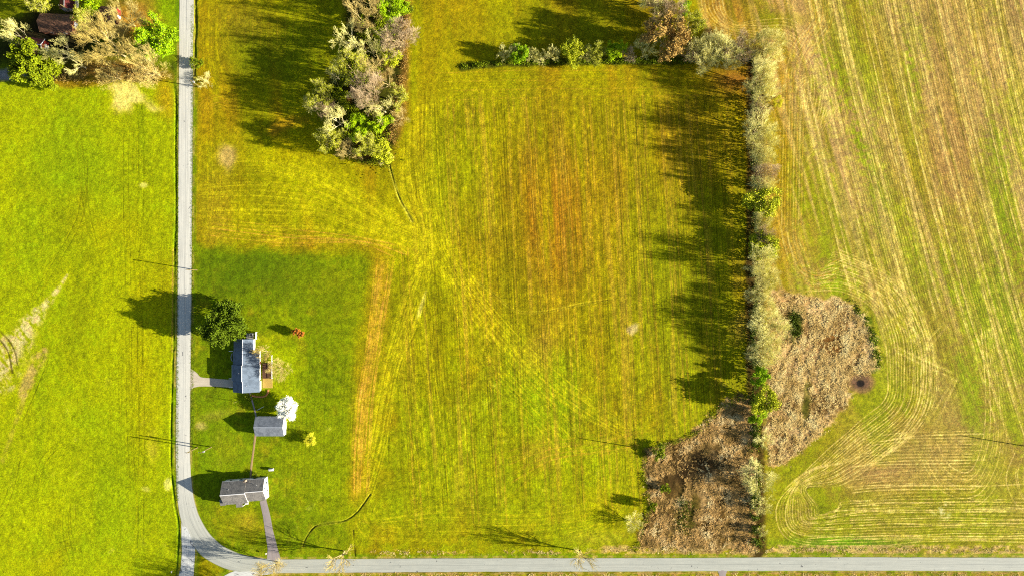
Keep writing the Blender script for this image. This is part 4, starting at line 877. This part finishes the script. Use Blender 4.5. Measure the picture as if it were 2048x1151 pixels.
mk('rust', 1, 3, 1.6, m_bdark, tw_tan, leaf=lf_rust, nl=2600, ls=.16, jit=.2, lv=4, trunk=.1)
mk('bush', 3, 6, 3.0, m_bark, tw_grey, tw=.9, lv=5, trunk=.1, kids=(1, 6, 4, 4, 4, 4))
USED = {}; trng = random.Random(5)
def tree(kind, px, py, h, R, label, name, cat='tree', group=None, f=.6, ground=False):
    protos, h0, R0 = PROTO[kind]; tr, cr = protos[USED.get(kind, 0) % len(protos)]; USED[kind] = USED.get(kind, 0)+1
    p = W(px, py, 0 if ground else h*f)
    o = empty(name, (p.x, p.y, zat(p.x, p.y)-.05), label, cat, group, trng.uniform(0, 6.28)); o.scale = (R/R0, R/R0, h/h0)
    a = bpy.data.objects.new('trunk', tr); COL.objects.link(a); a.parent = o
    b = bpy.data.objects.new('crown', cr); COL.objects.link(b); b.parent = o
    return o
ORD = ['first', 'second', 'third', 'fourth', 'fifth', 'sixth', 'seventh', 'eighth', 'ninth', 'tenth', 'eleventh', 'twelfth', 'thirteenth', 'fourteenth', 'fifteenth', 'sixteenth', 'seventeenth', 'eighteenth', 'nineteenth', 'twentieth', 'twenty first', 'twenty second', 'twenty third', 'twenty fourth', 'twenty fifth', 'twenty sixth', 'twenty seventh', 'twenty eighth']
GH = 'trees of the long hedgerow beside the reed beds'
east = [(1540, 92, 'grey', 13, 5.6), (1531, 122, 'grey', 13, 5.4), (1526, 158, 'grey', 14, 5.6), (1530, 190, 'grey', 14, 5.8), (1526, 222, 'mauve', 13, 5.4), (1530, 252, 'grey', 14.5, 5.8), (1528, 284, 'grey', 14, 6), (1527, 316, 'grey', 13, 5.2), (1528, 345, 'mauve', 13, 5.2), (1524, 366, 'grey', 12, 5),
        (1527, 402, 'lime', 10, 5.2), (1524, 440, 'grey', 12, 5), (1526, 465, 'mauve', 12, 4.8), (1527, 489, 'lime', 9, 4.6), (1526, 520, 'grey', 13, 5.4), (1525, 552, 'grey', 13, 5.6), (1519, 583, 'grey', 12, 5.2), (1522, 618, 'grey', 13, 5.6), (1532, 650, 'grey', 15, 6.4), (1531, 682, 'grey', 14.5, 6.2), (1524, 712, 'grey', 12, 5),
        (1520, 752, 'green', 7, 4.4), (1522, 800, 'lime', 10, 5.4), (1520, 832, 'green', 6, 3.6), (1521, 880, 'bush', 6, 3.6), (1522, 950, 'grey', 10, 5.8), (1523, 1012, 'bush', 6, 4.2), (1518, 1062, 'bush', 5, 3.2)]
DS = {'grey': 'pale grey bare tree', 'mauve': 'brownish grey bare tree', 'lime': 'bright yellow green leafy tree', 'green': 'fresh green bushy tree', 'bush': 'thin pale bare bush'}
for i, (x, y, k, h, R) in enumerate(east):
    q = trng.uniform(.78, 1.22); x += trng.uniform(-5, 5); R *= q; h *= trng.uniform(.68, 1.08)
    tree(k, x, y, h, R, '%s, %s in the long hedgerow counted from its top end' % (DS[k], ORD[i]), {'grey': 'bare_tree', 'mauve': 'bare_tree', 'bush': 'bare_bush'}.get(k, 'leafy_tree'), 'tree', GH)
GN = 'trees of the hedge along the top of the middle field'
top = [(1006, 106, 'bush', 6, 2.7, 'small silvery bare tree at the left end of the top hedge'), (1026, 103, 'bush', 6, 2.3, 'second silvery bare tree from the left end of the top hedge'), (1042, 110, 'green', 7, 2.9, 'narrow bright green tree near the left end of the top hedge'),
       (1066, 110, 'bush', 6, 2.8, 'tan bare bush just right of the narrow bright green tree'), (1084, 116, 'bush', 5, 2.8, 'low tan bare bush fifth along the top hedge'), (1105, 105, 'bush', 7, 2.8, 'grey bare tree standing left of the gap before the lime tree'),
       (1146, 102, 'lime', 7, 3.4, 'lime green tree in the middle of the top hedge, upper one of two'), (1148, 119, 'lime', 4, 2.6, 'low bright lime bush in front of the lime tree in the top hedge'), (1168, 108, 'bush', 6, 3.0, 'tan grey bare tree right beside the lime tree'),
       (1193, 103, 'bud', 7.5, 3.8, 'olive tinged bare tree between the lime tree and the fresh green tree'), (1232, 102, 'green', 7, 3.3, 'fresh green tree right of the olive tinged one in the top hedge'), (1258, 112, 'mauve', 6, 2.6, 'small mauve bare bush right of the fresh green tree in the top hedge'),
       (1290, 96, 'bush', 8, 4.0, 'thin shaded grey bare tree left of the big brown leaved tree'), (1332, 74, 'oak', 16, 7.2, 'big tree holding dry brown leaves at the top hedge corner'), (1338, 22, 'mauve', 14, 6.4, 'grey brown bare tree directly above the big brown leaved tree'),
       (1308, -6, 'grey', 13, 5.5, 'pale bare tree cut by the top edge above the brown leaved tree'), (1383, 48, 'bud', 10, 5.6, 'yellow green budding tree at the upper right of the brown leaved tree'), (1368, 18, 'green', 4, 2.6, 'little vivid green bush by the curved tractor tracks at the top'),
       (1378, 105, 'mauve', 8, 4.0, 'dark thin bare tree in the gap right of the brown leaved tree'), (1404, 108, 'grey', 10, 5.6, 'left stem clump of the broad olive grey tree in the top hedge'), (1434, 98, 'grey', 12, 7.0, 'broad olive grey bare tree at the right part of the top hedge'),
       (1478, 90, 'mauve', 11, 5.6, 'pale brown bare tree between the broad olive grey tree and the hedge corner'), (1505, 86, 'grey', 10, 4.6, 'pale bare tree just left of the long hedgerow top end'), (1411, 128, 'bush', 5, 3.0, 'small pale bush leaning out below the broad olive grey tree')]
for x, y, k, h, R, lb in top: tree(k, x, y, h, R*1.15, lb, {'grey': 'bare_tree', 'mauve': 'bare_tree', 'bush': 'bare_bush', 'oak': 'oak_tree', 'bud': 'budding_tree'}.get(k, 'leafy_tree'), 'tree', GN)
GW = 'trees of the small wood'
wood = [(724, 34, 'tan', 17, 7.5, 'tall tan bare tree near the top of the small wood'), (750, 4, 'tan', 15, 6, 'tan bare tree cut by the top edge in the small wood'), (697, 74, 'limb', 17, 7, 'bare tree with white limbs on the upper left side of the small wood'), (780, 16, 'green', 9, 5.2, 'bright green tree at the top right of the small wood'),
        (806, 16, 'shrub', 5, 3.4, 'dark green shrub at the top right corner of the small wood'), (792, 74, 'mauve', 15, 7.4, 'broad pinkish grey bare tree on the upper right side of the small wood'), (738, 94, 'limb', 15, 5, 'bare tree with a long white trunk in the upper middle of the small wood'), (780, 113, 'lime', 7, 3.6, 'lime green shrub below the pinkish grey tree'),
        (698, 132, 'bud', 14, 6.8, 'large yellow green budding tree on the left side of the small wood'), (668, 146, 'limb', 11, 3.8, 'small silvery bare tree at the left edge beside the yellow green budding tree'), (742, 136, 'tan', 13, 5, 'tan bare tree in the middle of the small wood'), (645, 186, 'bud', 13, 5.6, 'green budding tree standing out at the left edge of the small wood'),
        (622, 208, 'limb', 10, 4, 'outermost pale bare tree at the left tip of the small wood'), (650, 218, 'mauve', 9, 4, 'low mauve bare tree next to the left tip of the small wood'), (730, 182, 'mauve', 17, 7, 'brown purple bare tree in the very middle of the small wood'), (772, 160, 'tan', 13, 5.8, 'yellowish tan tree on the right side of the small wood'),
        (762, 212, 'limb', 13, 6, 'bare tree with forked white limbs on the lower right side of the small wood'), (797, 192, 'bud', 10, 5, 'pale green feathery tree at the right edge of the small wood'), (800, 232, 'tan', 7, 3.8, 'low tan tree leaning out at the lower right edge'), (670, 238, 'limb', 16, 6, 'bare tree with thick white fork on the lower left side of the small wood'),
        (656, 276, 'bud', 12, 5.4, 'vivid green budding tree at the lower left edge of the small wood'), (716, 256, 'green', 8, 5, 'dark fresh green tree among the bare ones in the lower wood'), (762, 246, 'green', 8, 4, 'round green tree at the lower right inside the wood'), (694, 300, 'tan', 10, 5, 'tan bare tree near the bottom edge of the small wood'),
        (730, 288, 'bud', 11, 5.2, 'olive tree at the bottom middle of the small wood'), (762, 304, 'lime', 7, 4.4, 'yellow green bush at the bottom right tip of the small wood'), (686, 196, 'shrub', 5, 3.6, 'shaded dark green shrub inside the left of the wood'), (770, 318, 'bush', 5, 3, 'thin bare bush at the very bottom tip of the small wood'),
        (712, -18, 'tan', 16, 6.5, 'tan bare tree mostly beyond the top edge left of centre'), (765, -30, 'limb', 16, 6.5, 'white limbed bare tree mostly beyond the top edge of the wood')]
for x, y, k, h, R, lb in wood: tree(k, x, y, h, R, lb, {'bush': 'bare_bush', 'shrub': 'shrub', 'bud': 'budding_tree', 'green': 'leafy_tree', 'lime': 'leafy_tree'}.get(k, 'bare_tree'), 'tree', GW, .7)
yardt = [(215, 92, 'gold', 19, 10.5, 'huge golden tan bare tree spreading over the farmyard', 'bare_tree'), (293, 135, 'gold', 16, 7.5, 'golden bare tree with long pale trunk at the roadside corner of the farmyard', 'bare_tree'), (252, 40, 'gold', 10, 8, 'round pale tan bare tree near the top of the farmyard', 'bare_tree'),
         (318, 84, 'green', 11, 7.6, 'bright green leafy tree beside the road in the farmyard', 'leafy_tree'), (66, 126, 'mid', 14, 7.6, 'yellow green leafy tree at the lower left of the farmyard', 'leafy_tree'), (98, 146, 'mid', 8, 5.5, 'darker green tree right below the yellow green one at the farmyard edge', 'leafy_tree'),
         (118, 98, 'limb', 14, 6.4, 'silvery bare tree between the dark red shed and the golden tree', 'bare_tree'), (34, 72, 'limb', 13, 6.5, 'shaded grey bare tree near the left edge of the farmyard', 'bare_tree'), (168, 38, 'bud', 9, 4.5, 'olive budding tree right of the large brown roofed shed', 'budding_tree'),
         (80, -4, 'bud', 10, 6, 'yellow green tree at the top edge above the large shed', 'budding_tree'), (180, -2, 'green', 7, 6, 'green tree at the top edge right of the small red roofed house', 'leafy_tree'), (150, 125, 'limb', 11, 5, 'thin grey bare tree left of the golden trees', 'bare_tree'), (225, 150, 'gold', 9, 5.5, 'low golden bare tree on the lower edge of the farmyard', 'bare_tree')]
for x, y, k, h, R, lb, nm in yardt: tree(k, x, y, h, R, lb, nm, 'tree')
tree('dark', 452, 646, 11.5, 7.5, 'large dark green leafy tree just above the long house', 'leafy_tree')
tree('gold', 527, 704, 7.5, 3.6, 'small golden bare tree leaning over the east side of the long house', 'bare_tree')
tree('gold', 556, 738, 8, 4.6, 'golden bare tree beside the wooden deck', 'bare_tree')
tree('blossom', 576, 818, 5.6, 3.7, 'round tree covered in white blossom by the barn', 'blossom_tree')
tree('yellow', 623, 879, 3.0, 2.3, 'round yellow blossoming bush on the lawn right of the barn', 'blossom_bush', 'bush')
tree('rust', 592, 661, 3.4, 1.3, 'upper half of a pair of rusty orange bushes on the lawn', 'rusty_bush', 'bush'); tree('rust', 601, 667, 3.0, 1.3, 'lower of the pair of rusty orange bushes on the lawn', 'rusty_bush', 'bush')
tree('bush', 410, 160, 3.5, 3.4, 'small round bare bush beside the road near the utility pole', 'bare_bush', 'bush'); tree('shrub', 392, 128, 2.2, 2.6, 'dark green shrub in the ditch by the road above the bare bush', 'shrub', 'bush')
tree('gold', 556, 1122, 13, 5.6, 'golden bare tree overhanging the road bend by the lower driveway', 'bare_tree', ground=True); tree('sparse', 689, 1101, 15, 6.5, 'sparse bare tree with pale heavy limbs leaning over the lower road', 'bare_tree', ground=True)
tree('sparse', 1160, 1100, 15, 5.5, 'lone leafless tree on the verge throwing a long branching shadow', 'bare_tree', ground=True)
tree('tan', 500, 1172, 14, 6, 'bare tree below the road junction whose shadow crosses the side road', 'bare_tree', ground=True); tree('tan', 560, 1190, 15, 6.5, 'bare tree off the lower edge right of the junction, shading the road bend', 'bare_tree', ground=True); tree('tan', 420, 1200, 11, 5, 'bare tree below the grass triangle at the bottom left', 'bare_tree', ground=True)
for x, y, h, R, lb in ((1318, 902, 3, 3, 'green bush at the upper left corner of the brown reed bed'), (1330, 974, 2.2, 2, 'small green bush on the left side of the brown reed bed'), (1303, 1012, 4.5, 2.0, 'upright green bush with a pointed shadow at the reed bed edge')): tree('shrub', x, y, h, R, lb, 'shrub', 'bush')
tree('bush', 1266, 1046, 5, 4.2, 'round grey leafless bush at the lower left corner of the brown reed bed', 'bare_bush', 'bush'); tree('yellow', 1557, 205, 2.6, 2.2, 'small yellow bush on the field side of the long hedgerow', 'blossom_bush', 'bush')
tree('shrub', 497, 793, 1.2, 1.4, 'small green shrub at the south wall of the long house', 'shrub', 'bush'); tree('shrub', 512, 951, 1.6, 1.6, 'small dark shrub on the north side of the farmhouse', 'shrub', 'bush')

# ------------------------------------------------------------------ reeds, undergrowth and verge grass (nobody could count them)
def inside(Dm, n, r):
    jj, ii = np.nonzero(Dm > 0); k = r.randint(0, len(jj), n); return gx[ii[k]]+r.rand(n)*STEP, gy[jj[k]]+r.rand(n)*STEP, jj[k], ii[k]
def blades(px, py, ln, wd, tilt, r, clump=None, nb=6):
    n = len(px); x = np.repeat((px-1024)/5, nb)+r.randn(n*nb)*.12; y = np.repeat((575.5-py)/5, nb)+r.randn(n*nb)*.12
    L = np.repeat(ln, nb)*r.uniform(.6, 1.2, n*nb); az = np.repeat(clump if clump is not None else r.rand(n)*6.28, nb)+r.randn(n*nb)*.7; ti = np.repeat(tilt, nb)*r.uniform(.5, 1.3, n*nb)
    jj = np.clip(((np.repeat(py, nb)-gy[0])/STEP).astype(int), 0, NY-1); ii = np.clip(((np.repeat(px, nb)-gx[0])/STEP).astype(int), 0, NX-1); z = Z[jj, ii]-.03
    b = np.stack([x, y, z], 1); d = np.stack([np.cos(az)*np.sin(ti), np.sin(az)*np.sin(ti), np.cos(ti)], 1); s = np.stack([-np.sin(az), np.cos(az), 0*az], 1)*wd
    mid_ = b+d*L[:, None]*.55; d2 = d+np.array([0, 0, -.6]); d2 /= np.linalg.norm(d2, axis=1)[:, None]; e = mid_+d2*L[:, None]*.5
    V = np.stack([b-s, b+s, mid_+s*.9, mid_-s*.9, e-s*.25, e+s*.25], 1).reshape(-1, 3); o = (np.arange(len(x))*6)[:, None]
    F = np.concatenate([o+np.array([[0, 1, 2, 3]]), o+np.array([[3, 2, 5, 4]])]); return V, F
r = np.random.RandomState(9)
t = NT('dry_reeds', .9, .1); f = t.noise(.22, 4); f2 = t.noise(2.5, 2)
c = t.ramp(f, (.32, tuple(min(.85, v*1.45) for v in alb(176, 142, 74)[:3])), (.5, tuple(min(.85, v*1.45) for v in alb(224, 194, 120)[:3])), (.7, tuple(min(.85, v*1.45) for v in alb(236, 216, 148)[:3])))
t.col(t.mix(1.0, c, t.ramp(f2, (.3, (.7, .7, .7)), (.7, (1.2, 1.2, 1.2))), 'MULTIPLY')); m_reed = t.m
t = NT('brown_reeds', .9, .1); f = t.noise(.16, 4); f2 = t.noise(2.5, 2)
c = t.ramp(f, (.36, tuple(min(.85, v*1.45) for v in alb(144, 116, 60)[:3])), (.52, tuple(min(.85, v*1.45) for v in alb(204, 164, 96)[:3])), (.68, tuple(min(.85, v*1.45) for v in alb(230, 208, 146)[:3])))
t.col(t.mix(1.0, c, t.ramp(f2, (.3, (.7, .7, .7)), (.7, (1.2, 1.2, 1.2))), 'MULTIPLY')); m_reed2 = t.m
for Dm, n, mat, lb, nm, hh in ((mE, 26000, m_reed, 'bed of dry tan reeds right of the long hedgerow', 'reed_bed', .75), (mW, 24000, m_reed2, 'bed of dark brown dead reeds left of the hedgerow above the road', 'reed_bed', .75)):
    px, py, jj, ii = inside(Dm, n, r)
    flow = fbm(9, 921, 2, x=px.astype(np.float32), y=py.astype(np.float32))*1.6+r.choice([1.4, 4.6], len(px)); dens = fbm(5.5, 931, 2, ax=2.6, rot=.15, x=px.astype(np.float32), y=py.astype(np.float32))
    keep = (dens > -.12) & (Dm[jj, ii] > r.rand(len(jj))**2*14)
    keep &= ~((fbm(30, 701, 3, x=px.astype(np.float32), y=py.astype(np.float32)) > .22) & (r.rand(len(px)) < .7))
    jm = np.where(r.rand(len(px)) < .3, 5., 1.); px = px+r.randn(len(px))*jm; py = py+r.randn(len(py))*jm
    el = lambda a, b, rx, ry: ((px-a)/rx)**2+((py-b)/ry)**2 < .6+.6*r.rand(len(px))
    if Dm is mE: keep &= ~(el(1592, 650, 15, 32) | el(1612, 810, 9, 38) | (el(1665, 690, 30, 22) & (r.rand(len(px)) < .7)))
    else: keep &= ~((el(1400, 930, 60, 30) & (r.rand(len(px)) < .75)) | (el(1370, 1030, 20, 40) & (r.rand(len(px)) < .7)))
    if nm and Dm is mW: keep &= ~((np.hypot(px-1345, py-970) < 26) | (np.hypot(px-1400, py-1000) < 18))
    px, py, flow, dens = px[keep], py[keep], flow[keep], dens[keep]
    V, F = blades(px, py, hh*(.6+.9*np.clip(dens+.3, 0, 1)), .05, np.full(len(px), 1.05), r, flow, 5)
    o = link(nm, mesh_np(nm, V, F), mat); tag(o, lb, 'reeds', kind='stuff')
def scrub(name, label, cat, pts, w, n, size, hgt, mat, R=40, cond=None):
    c = curve(pts, 3); k = r.randint(0, len(c), n); px = c[k, 0]+r.randn(n)*w; py = c[k, 1]+r.randn(n)*w*(.9); 
    nz = fbm(12, 941, 2, x=px.astype(np.float32), y=py.astype(np.float32)); kp = nz > -.15; px, py, nz = px[kp], py[kp], nz[kp]; n = len(px)
    Pp = np.stack([(px-1024)/5, (575.5-py)/5, hgt*np.abs(r.rand(n))*(.4+nz)], 1); Pp[:, 2] = np.maximum(Pp[:, 2], .1)
    V, F = leaves(Pp, n, size, .15, 3); o = link(name, mesh_np(name, V, F), mat); tag(o, label, cat, kind='stuff')
scrub('undergrowth', 'dark green scrub under the long hedgerow', 'undergrowth', [(1507, 112), (1508, 400), (1508, 560), (1506, 700), (1505, 800), (1508, 1090)], 4.5, 22000, .26, 5.5, lf_dark)  # real scrub, but made dense and tall to cast the dark band beside the hedge
scrub('shade_thicket', 'grey twigs added to deepen the shade at the foot of the long hedgerow trees', 'shade_thicket', [(1511, 112), (1512, 400), (1512, 560), (1510, 700), (1509, 740)], 7, 16000, .14, 6.5, tw_grey)  # added twigs, there to strengthen the shadow close to the hedge
scrub('undergrowth', 'green scrub and brambles along the foot of the top hedge', 'undergrowth', [(925, 133), (1010, 126), (1150, 124), (1300, 123), (1400, 120), (1490, 112)], 3.2, 13000, .2, 1.6, lf_mid)
scrub('undergrowth', 'green undergrowth on the floor of the small wood', 'undergrowth', [(760, 0), (745, 80), (715, 150), (700, 200), (720, 260), (750, 310)], 22, 26000, .24, 2.6, lf_mid)
scrub('undergrowth', 'brown scrub along the right side of the small wood', 'undergrowth', [(815, 20), (806, 130), (800, 170), (786, 260), (776, 318)], 5, 6000, .16, 1.0, lf_oak)
scrub('undergrowth', 'brown and green scrub in the farmyard edge', 'undergrowth', [(120, 150), (190, 150), (260, 150), (320, 150)], 8, 7000, .18, .9, lf_oak)
scrub('undergrowth', 'green rank grass between the two reed beds', 'undergrowth', [(1512, 800), (1512, 900), (1512, 1000), (1516, 1095)], 6, 6000, .2, .9, lf_mid)
scrub('undergrowth', 'green weeds along the field side of the tan reed bed', 'undergrowth', [(1700, 605), (1735, 640), (1750, 690), (1754, 730)], 5, 2600, .2, .7, lf_mid)
scrub('undergrowth', 'green weeds and grass tufts round the edge of the dark brown reed bed', 'undergrowth', [(1500, 792), (1440, 814), (1412, 844), (1378, 874), (1322, 890), (1288, 906), (1288, 962), (1297, 1020), (1280, 1062), (1272, 1100)], 4, 5200, .15, .5, lf_mid)
scrub('undergrowth', 'green weeds in the lower part of the dark brown reed bed', 'undergrowth', [(1362, 1000), (1372, 1030), (1365, 1060)], 8, 900, .2, .8, lf_dark)
scrub('undergrowth', 'green weeds fringing the dark green patch of the tan reed bed', 'undergrowth', [(1588, 625), (1594, 660), (1592, 680)], 7, 1400, .22, 1.0, lf_dark)
# tussocks on the verge of the lower road
xx = np.concatenate([r.uniform(1210, 2090, 2200), r.uniform(740, 1120, 700), r.uniform(700, 2090, 2500)]); yy = np.concatenate([r.normal(1099, 3.5, 2200), r.normal(1104, 2.5, 700), r.normal(1150, 3, 2500)])
kk = fbm(14, 951, 2, x=xx.astype(np.float32), y=(yy*2).astype(np.float32)) > 0; xx, yy = xx[kk], yy[kk]
V, F = blades(xx, yy, np.full(len(xx), .45), .03, np.full(len(xx), .8), r, None, 5); o = link('verge_grass', mesh_np('verge_grass', V, F), m_reed); tag(o, 'dry tan grass tufts along the verges of the lower road', 'grass', kind='stuff')
xx = np.concatenate([r.normal(384.5, 1.6, 2600)+0, r.normal(355, 1.5, 2600)]); yy = np.concatenate([r.uniform(10, 900, 2600), r.uniform(170, 1000, 2600)])
V, F = blades(xx, yy, np.full(len(xx), .3), .03, np.full(len(xx), .7), r, None, 5); o = link('verge_grass', mesh_np('verge_grass', V, F), lf_mid); tag(o, 'green grass tufts along both edges of the left road', 'grass', kind='stuff')
